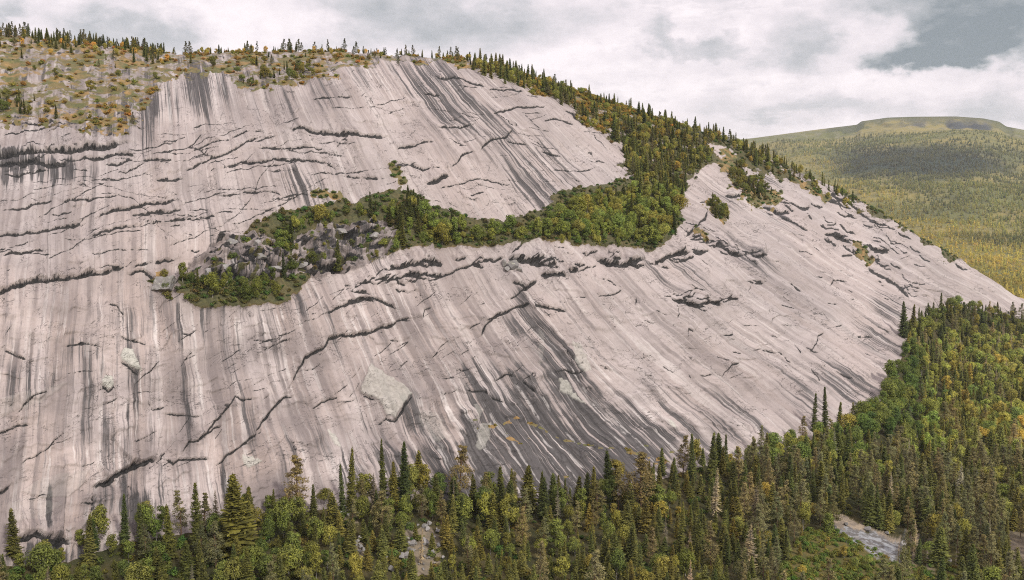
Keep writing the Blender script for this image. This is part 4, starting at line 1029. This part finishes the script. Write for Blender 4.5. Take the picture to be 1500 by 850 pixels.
GENUS = {'spruce_tree': 'spruce', 'birch_tree': 'round-crowned birch', 'pine_tree': 'pine', 'dead_spruce': 'bare dead spruce', 'deciduous_tree': 'leafy tree', 'stunted_spruce': 'mountain spruce'}
for t in single:
    vs = VAR[t['kind']]; crown, trunk, whole, far, ref = random.choice(vs)
    s = t['h'] / ref; name = t['bucket']
    pxh = t['pyb'] - t['pyt']
    if pxh > 34:
        o = link(bpy.data.objects.new(name, None)); o.empty_display_size = .5
        for nm, me_ in (('trunk', trunk), ('crown', crown)):
            ch = link(bpy.data.objects.new(nm, me_)); ch.parent = o
            if nm == 'crown': ch.color = (*t['tint'], 1)
    else:
        o = link(bpy.data.objects.new(name, whole)); o.color = (*t['tint'], 1)
    o.location = (t['x'], t['y'], t['z']); o.rotation_euler = (random.gauss(0, .03), random.gauss(0, .03), t['rot']); o.scale = (s * t['wid'], s * t['wid'], s)
    if t['hero']: lab = t['hero']; grp = None
    else:
        lab = f"{size_word(t)} {colour_word(t)} {GENUS[name]} {place(t)}" if name != 'dead_spruce' else f"{size_word(t)} grey dead spruce {place(t)}"
        grp = lab
    o['label'] = lab; o['category'] = 'tree'
    if grp: o['group'] = f"{GENUS[name]} trees {place(t)}" if False else grp

# ------------------------------------------------------------------ the rest of the woods: one object of instances each
def scatter_object(name, items, kinds):
    """items: list of (kind, x, y, z, scale_xyz, rot, tint). Geometry nodes place meshes of the given kinds on points."""
    cl = bpy.data.collections.new(name + '_kinds'); order = []
    for k in kinds:
        for i, v in enumerate(VAR[k]):
            ob = bpy.data.objects.new(f'{len(order):03d}_{k}', v[3]); cl.objects.link(ob); order.append(k)
    first = {k: order.index(k) for k in kinds}; cnt = {k: order.count(k) for k in kinds}
    V = np.array([(i[1], i[2], i[3]) for i in items], np.float32)
    me = bpy.data.meshes.new(name); me.vertices.add(len(V)); me.vertices.foreach_set('co', V.ravel())
    a = me.attributes.new('pick', 'INT', 'POINT'); a.data.foreach_set('value', np.array([first[i[0]] + random.randrange(cnt[i[0]]) for i in items], np.int32))
    attr(me, 'size', np.array([i[4] for i in items]), 'FLOAT_VECTOR'); attr(me, 'spin', np.array([(random.gauss(0, .03), random.gauss(0, .03), i[5]) for i in items]), 'FLOAT_VECTOR')
    attr(me, 'tint', np.array([(*i[6], 1) for i in items]), 'FLOAT_COLOR')
    o = link(bpy.data.objects.new(name, me)); o['kind'] = 'stuff'
    g = bpy.data.node_groups.new(name, 'GeometryNodeTree')
    g.interface.new_socket('Geometry', in_out='INPUT', socket_type='NodeSocketGeometry'); g.interface.new_socket('Geometry', in_out='OUTPUT', socket_type='NodeSocketGeometry')
    N = g.nodes; Lk = g.links
    gi, go = N.new('NodeGroupInput'), N.new('NodeGroupOutput')
    ci = N.new('GeometryNodeCollectionInfo'); ci.inputs[0].default_value = cl; ci.inputs['Separate Children'].default_value = True; ci.inputs['Reset Children'].default_value = True
    ip = N.new('GeometryNodeInstanceOnPoints'); ip.inputs['Pick Instance'].default_value = True
    def na(nm, typ):
        q = N.new('GeometryNodeInputNamedAttribute'); q.data_type = typ; q.inputs[0].default_value = nm; return q.outputs[0]
    Lk.new(gi.outputs[0], ip.inputs['Points']); Lk.new(ci.outputs[0], ip.inputs['Instance'])
    Lk.new(na('pick', 'INT'), ip.inputs['Instance Index']); Lk.new(na('size', 'FLOAT_VECTOR'), ip.inputs['Scale'])
    er = N.new('FunctionNodeEulerToRotation'); Lk.new(na('spin', 'FLOAT_VECTOR'), er.inputs[0]); Lk.new(er.outputs[0], ip.inputs['Rotation'])
    Lk.new(ip.outputs[0], go.inputs[0])
    md = o.modifiers.new('scatter', 'NODES'); md.node_group = g
    return o

def item(t):
    ref = VAR[t['kind']][0][4]; s = t['h'] / ref
    return (t['kind'], t['x'], t['y'], t['z'], (s*t['wid'], s*t['wid'], s), t['rot'], t['tint'])
low = [item(t) for t in mass if t['zone'] not in ('ledge', 'ridge', 'skyline', 'plateau', 'patch')]
upm = [item(t) for t in mass if t['zone'] in ('ledge', 'ridge', 'skyline', 'plateau', 'patch')]
o = scatter_object('forest', low, ['spruce', 'birch', 'pine', 'dead']); o['label'] = 'remaining trees of the mixed forest at the foot of the face'; o['category'] = 'forest'
if upm:
    o = scatter_object('ridge_woods', upm, ['spruce', 'birch', 'pine']); o['label'] = 'remaining trees of the bench and the wooded ridge'; o['category'] = 'woods'

# low shrubs and heather: plateau, bench edges, tuft lines, under the trees
sh = []
def shrub(x, y, z, s, tint): sh.append(('shrub', x, y, z - .15, (s, s, s*random.uniform(.6, 1.1)), random.uniform(0, 6.28), tint))
n_try = 0
vv = sample(VG, PX, PY) * fade
cand = np.argwhere((vv > .55) & (PX > -30) & (PX < 1530) & (PY > 20))
area_w = (GR * (az[1]-az[0] if False else 1))[cand[:, 0], cand[:, 1]]
for q in rng.choice(len(cand), min(len(cand), 9000), replace=False):
    i, j = cand[q]; x, y, z = VX[i, j], VY[i, j], VZ[i, j]; px, py = PX[i, j], PY[i, j]
    tuft = py > 600
    warm_ = random.random()
    if px < 700 and py < 215:
        if random.random() < .6: continue
        tint = (1.15*random.uniform(.7, 1.3), 1.0*random.uniform(.8, 1.15), .9); s = random.uniform(.3, 1.0)
    elif tuft:
        if random.random() < .3: continue
        tint = (1.05*random.uniform(.8, 1.3), 1.05, .9); s = random.uniform(.18, .45)
    elif px > 690 and px < 1000 and py < 200: tint = (1.1*random.uniform(.7, 1.4), 1.05, .9); s = random.uniform(.5, 1.2)
    else:
        if random.random() < .55: continue
        tint = (.55*random.uniform(.6, 1.2), .75*random.uniform(.7, 1.1), .8); s = random.uniform(.4, 1.0)
    shrub(float(x), float(y), float(z), s, tint)
for k in range(2000):
    a = random.uniform(-.55, .55); R = random.uniform(200, Rfoot(a) - 1); x, y = R*math.sin(a), R*math.cos(a); z = ground(x, y); px, py = project(x, y, z)
    if inany(px, py, ALLCLEAR) and random.random() < .9: continue
    gr = inany(px, py, CLEAR_GRASS)
    if not gr and random.random() < .3: continue
    shrub(x, y, z, random.uniform(.4, 1.1), (.6*random.uniform(.6, 1.3), .75, .7) if not gr else (.7*random.uniform(.8, 1.2), .95, .85))
for k in range(900):
    px, py = random.uniform(1130, 1420), random.uniform(775, 860)
    if not inany(px, py, CLEAR_GRASS): continue
    x, y, z = at_px(px, py); shrub(x, y, z, random.uniform(.3, .8), (.72*random.uniform(.8, 1.2), 1.0*random.uniform(.85, 1.1), .85))
o = scatter_object('heath', sh, ['shrub']); o['label'] = 'low heather and shrubs on the plateau, bench and forest floor'; o['category'] = 'heath'

# the distant hillside forest
ft = []
def far_zone(px, py):
    d = 1 - sstep(.6, 1.25, np.hypot((px - 1345) / 105, (py - 236) / 24)) if True else 0
    return d
for R0, R1, s_ in ((980, 1500, 5.8), (1500, 2100, 7), (2100, 2900, 9.), (2900, 4150, 11.5)):
    A0, A1 = math.radians(10), math.radians(36)
    m = int((A1 - A0) * (R1**2 - R0**2) / 2 / s_**2)
    R = np.sqrt(rng.uniform(R0**2, R1**2, m)); a = rng.uniform(A0, A1, m)
    x, y = R*np.sin(a), R*np.cos(a); z = far_ground(x, y); px, py = project(x, y, z)
    ok = (px > 1060) & (px < 1700) & (py < 470)
    nz1 = fbm(x/260, y/260, 4, 131); nz2 = fbm(x/60, y/60, 3, 132)
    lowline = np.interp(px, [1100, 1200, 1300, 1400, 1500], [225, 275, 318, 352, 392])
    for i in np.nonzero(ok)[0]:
        cloud_shade = float(1 - sstep(.5, 1.2, math.hypot((px[i]-1345)/150, (py[i]-238)/27) + .45*nz2[i]))  # cloud shadow painted as a patch of darker, denser spruces
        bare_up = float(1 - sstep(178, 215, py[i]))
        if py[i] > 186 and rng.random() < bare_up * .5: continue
        if cloud_shade < .3 and rng.random() < .22 + .35*max(0, nz1[i]): continue
        warm_ = sstep(-60, 10, py[i] - lowline[i] + 40*nz1[i])   # the brighter, golden birch belt at the hill's foot
        kb = .30 + .5*float(warm_) + .3*nz2[i] - cloud_shade
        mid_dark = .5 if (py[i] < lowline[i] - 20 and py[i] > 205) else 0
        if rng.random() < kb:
            b = rng.uniform(.85, 1.12)*(1 + .6*nz1[i])*(1 - .5*cloud_shade); tint = (b*(1.3 + .7*float(warm_)), b*(1.15 + .38*float(warm_)), .95*b); k = 'farbirch'; h = rng.uniform(4, 7.5)
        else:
            b = rng.uniform(.9, 1.2)*(1 - .58*cloud_shade)*(1 + .7*nz1[i])*(1 + .5*float(warm_)); tint = (b*(1.1 + .5*float(warm_)), b*(1.1 + .2*float(warm_)), b*(1.0 + .6*cloud_shade)); k = 'farspruce'; h = rng.uniform(6, 12) * (1 - .4*bare_up)
        ref = VAR[k][0][4]; s = h/ref
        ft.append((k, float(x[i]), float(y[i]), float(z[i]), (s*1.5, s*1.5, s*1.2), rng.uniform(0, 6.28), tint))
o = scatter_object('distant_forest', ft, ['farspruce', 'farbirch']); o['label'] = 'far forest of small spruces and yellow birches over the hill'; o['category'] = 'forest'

# ------------------------------------------------------------------ boulders
M_BOULDER, n = material('boulder_granite')
tc = n.new('ShaderNodeTexCoord').outputs['Object']; oi = n.new('ShaderNodeObjectInfo')
cc = n.mix(oi.outputs['Random'], (.21, .20, .197), (.34, .32, .31))
cc = n.mix(n.ramp(n.noise(tc, 1.2, 4, .6), .45, .65), cc, (.22, .21, .19)); cc = n.mix(n.ramp(n.noise(tc, 3., 3, .6), .58, .7), cc, (.42, .42, .35))
finish(n, cc, .85, .2, n.noise(tc, 4, 4, .65), .5, .15)
import bmesh
def boulder_mesh(seed, cut=9):
    rs = random.Random(seed); bm = bmesh.new()
    bmesh.ops.create_icosphere(bm, subdivisions=3, radius=1.)
    for k in range(cut):
        d = Vector((rs.gauss(0, 1), rs.gauss(0, 1), rs.gauss(0, .9))).normalized(); off = rs.uniform(.42, .72)
        for v in bm.verts:
            h = v.co.dot(d)
            if h > off: v.co -= d * (h - off) * 1.0
    for v in bm.verts: v.co += Vector((rs.gauss(0, .015), rs.gauss(0, .015), rs.gauss(0, .015)))
    me = bpy.data.meshes.new('boulder'); bm.to_mesh(me); bm.free(); me.materials.append(M_BOULDER)
    return me
BM = [boulder_mesh(i, 7 + i % 5) for i in range(8)]
def boulder(px, py, w, hgt, label, group=None, sink=.3, rz=None, dep=None):
    x, y, z = at_px(px, py); R = math.sqrt(x*x + y*y + (z-CAMZ)**2); sx, sz = w*R/F/2, hgt*R/F/2
    o = link(bpy.data.objects.new('boulder', random.choice(BM))); o.location = (x, y, z + sz*(1 - sink)); o.scale = (sx, dep or sx*random.uniform(.8, 1.1), sz)
    o.rotation_euler = (random.uniform(-.2, .2), random.uniform(-.2, .2), random.uniform(0, 6.28) if rz is None else rz)
    o['label'] = label; o['category'] = 'boulder'
    if group: o['group'] = group
# the square block wedged in the crack: built with its own split
bm = bmesh.new(); bmesh.ops.create_cube(bm, size=2.)
bmesh.ops.subdivide_edges(bm, edges=bm.edges[:], cuts=5, use_grid_fill=True)
for v in bm.verts:
    v.co.x += .18*v.co.z; v.co.z += .12*v.co.x; g_ = math.exp(-((v.co.x - .1)/.12)**2) * (v.co.z > .7)
    v.co.z -= .22*g_; v.co += Vector((random.gauss(0,.03), random.gauss(0,.03), random.gauss(0,.03)))
bmesh.ops.bevel(bm, geom=[e for e in bm.edges if e.calc_face_angle(0) > 1.0], offset=.06, segments=2, affect='EDGES')
me = bpy.data.meshes.new('boulder'); bm.to_mesh(me); bm.free(); me.materials.append(M_BOULDER)
x, y, z = at_px(241, 419); o = link(bpy.data.objects.new('boulder', me)); o.location = (x, y - .4, z + .7); o.scale = (2.7, 2.3, 2.1); o.rotation_euler = (-.25, .05, .15)
o['label'] = 'square pale block with a split top wedged in the crack beside the bench'; o['category'] = 'boulder'
for px, py, w, h, lab in [(751,394,22,20,'large rounded boulder perched at the gap under the bench'),(738,390,10,14,'thin slab boulder leaning beside the large rounded perched boulder'),(762,400,14,10,'flat boulder lying under the large rounded perched boulder'),(743,398,14,9,'wedge boulder at the lower side of the large perched boulder'),
        (384,384,24,17,'big pale square boulder on the bench crags'),(340,362,20,14,'pale domed boulder at the top of the bench crags'),(375,362,20,14,'white-topped boulder tucked below bench trees'),
        (405,398,28,11,'low dark slab boulder at the lower edge of the crags'),(330,402,22,14,'small fallen boulder above the dipping bushes'),(305,405,20,14,'small tilted boulder beside the square block'),(440,392,20,12,'dark low boulder at the crag base'),(548,352,24,14,'layered grey boulder on the upper crag'),(500,345,26,12,'long pale boulder on the upper crag'),
        (925,176,14,8,'pale outcrop boulder among the ridge trees'),(1272,778,12,8,'pale boulder at the sandy edge of the bare slab'),(1388,828,14,10,'reddish rough boulder beside the clearing'),(742,775,10,9,'lone grey boulder in the dark trees below the slab'),(1240,770,9,6,'low brown boulder at the upper tip of the bare grey slab'),(1300,783,7,5,'small boulder on the sandy bank above the bare grey slab'),(1322,800,11,7,'broken boulder at the lower end of the bare grey slab'),(1255,790,8,5,'flat boulder on the grassy edge of the bare grey slab')]:
    boulder(px, py, w, h, lab)
for k in range(85):
    q = random.random()
    if q < .7: px, py = random.gauss(612, 20), random.gauss(808, 18); lab = 'pale boulder in the main scree patch of the forest'
    elif q < .85: px, py = random.gauss(507, 8), random.gauss(752, 10); lab = 'pale boulder in the small upper scree patch'
    else: px, py = random.gauss(523, 10), random.gauss(806, 9); lab = 'pale boulder in the small lower scree patch'
    s = random.choice([3, 4, 5, 6, 8]) * random.uniform(.8, 1.3)
    szw = 'large' if s > 6.2 else ('middling' if s > 4.2 else 'small')
    boulder(px, py, s * 1.25, s, szw + ' ' + lab, szw + ' boulders of ' + lab[8:], sink=.25)

# ------------------------------------------------------------------ world: overcast sky with grey cloud banks
SUN_EL, SUN_AZ = math.radians(42), math.radians(138)       # azimuth from the view direction, towards the right and behind
w = bpy.data.worlds.new('World'); sc.world = w; w.use_nodes = True
n = NT(w.node_tree)
vec = n.new('ShaderNodeTexCoord').outputs['Generated']
sx = n.new('ShaderNodeSeparateXYZ'); n.put(sx.inputs[0], vec)
el = n.math('ARCTAN2', sx.outputs[2], n.math('SQRT', n.math('ADD', n.math('MULTIPLY', sx.outputs[0], sx.outputs[0]), n.math('MULTIPLY', sx.outputs[1], sx.outputs[1]))))
azn = n.math('ARCTAN2', sx.outputs[0], sx.outputs[1])
cb = n.new('ShaderNodeCombineXYZ'); n.put(cb.inputs[0], azn); n.put(cb.inputs[1], el)
uv = cb.outputs[0]
def wn(scale, off, det=5., ro=.55): return n.noise(n.vmul(uv, scale, off), 1., det, ro, dim='2D')
w1 = n.math('SUBTRACT', wn((9, 16, 0), (3, 1, 0)), .5); w2 = n.math('SUBTRACT', wn((9, 16, 0), (13, 5, 0)), .5)
w3 = n.math('SUBTRACT', wn((34, 52, 0), (23, 5, 0)), .5)
uw = n.math('ADD', azn, n.math('MULTIPLY_ADD', w1, .14, n.math('MULTIPLY', w3, .05))); vw = n.math('ADD', el, n.math('MULTIPLY_ADD', w2, .06, n.math('MULTIPLY', w3, .03)))
def blob(px, py, rx, ry, soft=.5):
    a, te = px_dir(px, py); e = math.atan(float(te)); a = float(a)
    du = n.math('DIVIDE', n.math('SUBTRACT', uw, a), rx / F); dv = n.math('DIVIDE', n.math('SUBTRACT', vw, e), ry / F)
    r = n.math('SQRT', n.math('ADD', n.math('MULTIPLY', du, du), n.math('MULTIPLY', dv, dv)))
    return n.ramp(r, 1 + soft, 1 - soft)
def add(acc, b, k): return n.math('MAXIMUM', acc, n.math('MULTIPLY', b, k))
base = n.math('ADD', n.ramp(wn((4.2, 15, 0), (1.3, 2.2, 0), 7, .6), .42, .74, 0, .32), n.ramp(wn((11, 40, 0), (4.3, 8.2, 0), 7, .62), .48, .66, 0, .24))
acc = base
for px, py, rx, ry, k, so in [(1440,38,165,68,.98,.75),(1400,76,125,28,1.0,.5),(1330,30,60,46,.62,.8),(1175,60,66,42,.52,.85),(1115,72,46,20,.36,.7),(957,50,28,32,.50,.85),(1008,62,46,14,.46,.7),(640,28,190,52,.60,.7),(500,45,140,46,.46,.7),(170,42,140,30,.56,.65),(260,60,70,16,.5,.6),(20,15,60,18,.6,.6),(1120,150,90,26,.26,.8),(1450,165,100,22,.44,.8),(1230,165,110,18,.32,.8),(830,25,90,34,.36,.8),(1080,85,240,18,.24,.8),(420,70,70,20,.36,.8),(740,60,60,22,.38,.7)]:
    acc = n.math('MAXIMUM', acc, n.math('ADD', n.math('MULTIPLY', blob(px, py, rx, ry, so), k), n.math('MULTIPLY', base, .25)))
for px, py, rx, ry, k in [(375,45,80,50,.85),(70,20,40,40,.5),(1260,70,40,40,.6),(900,110,160,22,.55),(1160,125,120,18,.4),(1380,120,140,14,.7)]:
    acc = n.math('MULTIPLY', acc, n.math('SUBTRACT', 1., n.math('MULTIPLY', blob(px, py, rx, ry, .6), k)))
acc = n.math('ADD', acc, n.math('MULTIPLY', n.math('SUBTRACT', wn((17, 34, 0), (7, 3, 0), 7, .64), .5), .62), clamp=True)
cr = n.new('ShaderNodeValToRGB'); e = cr.color_ramp.elements
for q, cl in ((0., (1.0, .905, .925)), (.25, (.83, .755, .785)), (.55, (.585, .567, .59)), (.8, (.40, .413, .432)), (1., (.235, .265, .288))):
    if q in (0., 1.): k = e[0] if q == 0 else e[-1]
    else: k = e.new(q)
    k.color = (*cl, 1); k.position = q
n.put(cr.inputs[0], acc)
sky = n.new('ShaderNodeTexSky', sky_type='NISHITA', sun_disc=False, sun_elevation=SUN_EL, sun_rotation=SUN_AZ)
bg1 = n.new('ShaderNodeBackground'); n.put(bg1.inputs[0], sky.outputs[0]); bg1.inputs[1].default_value = .1
bg2 = n.new('ShaderNodeBackground'); n.put(bg2.inputs[0], cr.outputs[0]); bg2.inputs[1].default_value = 1.1
mx = n.new('ShaderNodeMixShader'); mx.inputs[0].default_value = .92; n.l.new(bg1.outputs[0], mx.inputs[1]); n.l.new(bg2.outputs[0], mx.inputs[2])
wo = n.new('ShaderNodeOutputWorld'); n.l.new(mx.outputs[0], wo.inputs[0])

sl_ = bpy.data.lights.new('sun', 'SUN'); sl_.energy = 2.5; sl_.angle = math.radians(6); sl_.color = (1, .95, .87)
so = link(bpy.data.objects.new('sun', sl_))
d = Vector((math.sin(SUN_AZ)*math.cos(SUN_EL), math.cos(SUN_AZ)*math.cos(SUN_EL), math.sin(SUN_EL)))
so.rotation_euler = d.to_track_quat('Z', 'Y').to_euler()

# ------------------------------------------------------------------ haze
HAZE = 0.00005
if HAZE:
    b0 = np.array([[x, y, z] for z in (-47, 640) for y in (-14500, 14500) for x in (-14500, 14500)], float)
    me = mesh_np('haze', b0, np.array([[0,2,3,1],[4,5,7,6],[0,1,5,4],[2,6,7,3],[0,4,6,2],[1,3,7,5]]))
    m, n = material('valley_haze'); v = n.new('ShaderNodeVolumePrincipled'); v.inputs['Density'].default_value = HAZE; v.inputs['Color'].default_value = (.80, .88, .97, 1); v.inputs['Anisotropy'].default_value = .2
    oo = n.new('ShaderNodeOutputMaterial'); n.l.new(v.outputs[0], oo.inputs['Volume']); me.materials.append(m)
    o = link(bpy.data.objects.new('haze', me)); o['kind'] = 'stuff'; o['label'] = 'thin pale haze filling the valley air'; o['category'] = 'haze'

# ------------------------------------------------------------------ camera and view
cam = bpy.data.cameras.new('camera'); cam.sensor_width = 36; cam.sensor_fit = 'HORIZONTAL'; cam.angle_x = math.radians(60); cam.clip_start = 1; cam.clip_end = 40000
co = link(bpy.data.objects.new('camera', cam)); co.location = (0, 0, CAMZ); co.rotation_euler = (PI/2 - PITCH, 0, 0)
sc.camera = co
sc.view_settings.view_transform = 'Standard'; sc.view_settings.look = 'None'; sc.view_settings.gamma = 1; sc.view_settings.exposure = 0.08
sc.view_settings.use_curve_mapping = False
sc.render.engine = 'CYCLES'; sc.cycles.max_bounces = 5; sc.cycles.diffuse_bounces = 3; sc.cycles.transparent_max_bounces = 4; sc.cycles.volume_bounces = 1
sc.cycles.use_denoising = False; sc.cycles.pixel_filter_type = 'BLACKMAN_HARRIS'; sc.cycles.filter_width = 1.05
print('TREES', len(TREES), 'single', len(single), 'low', len(low), 'up', len(upm), 'heath', len(sh), 'far', len(ft), {b: len(L) for b, L in byb.items()})
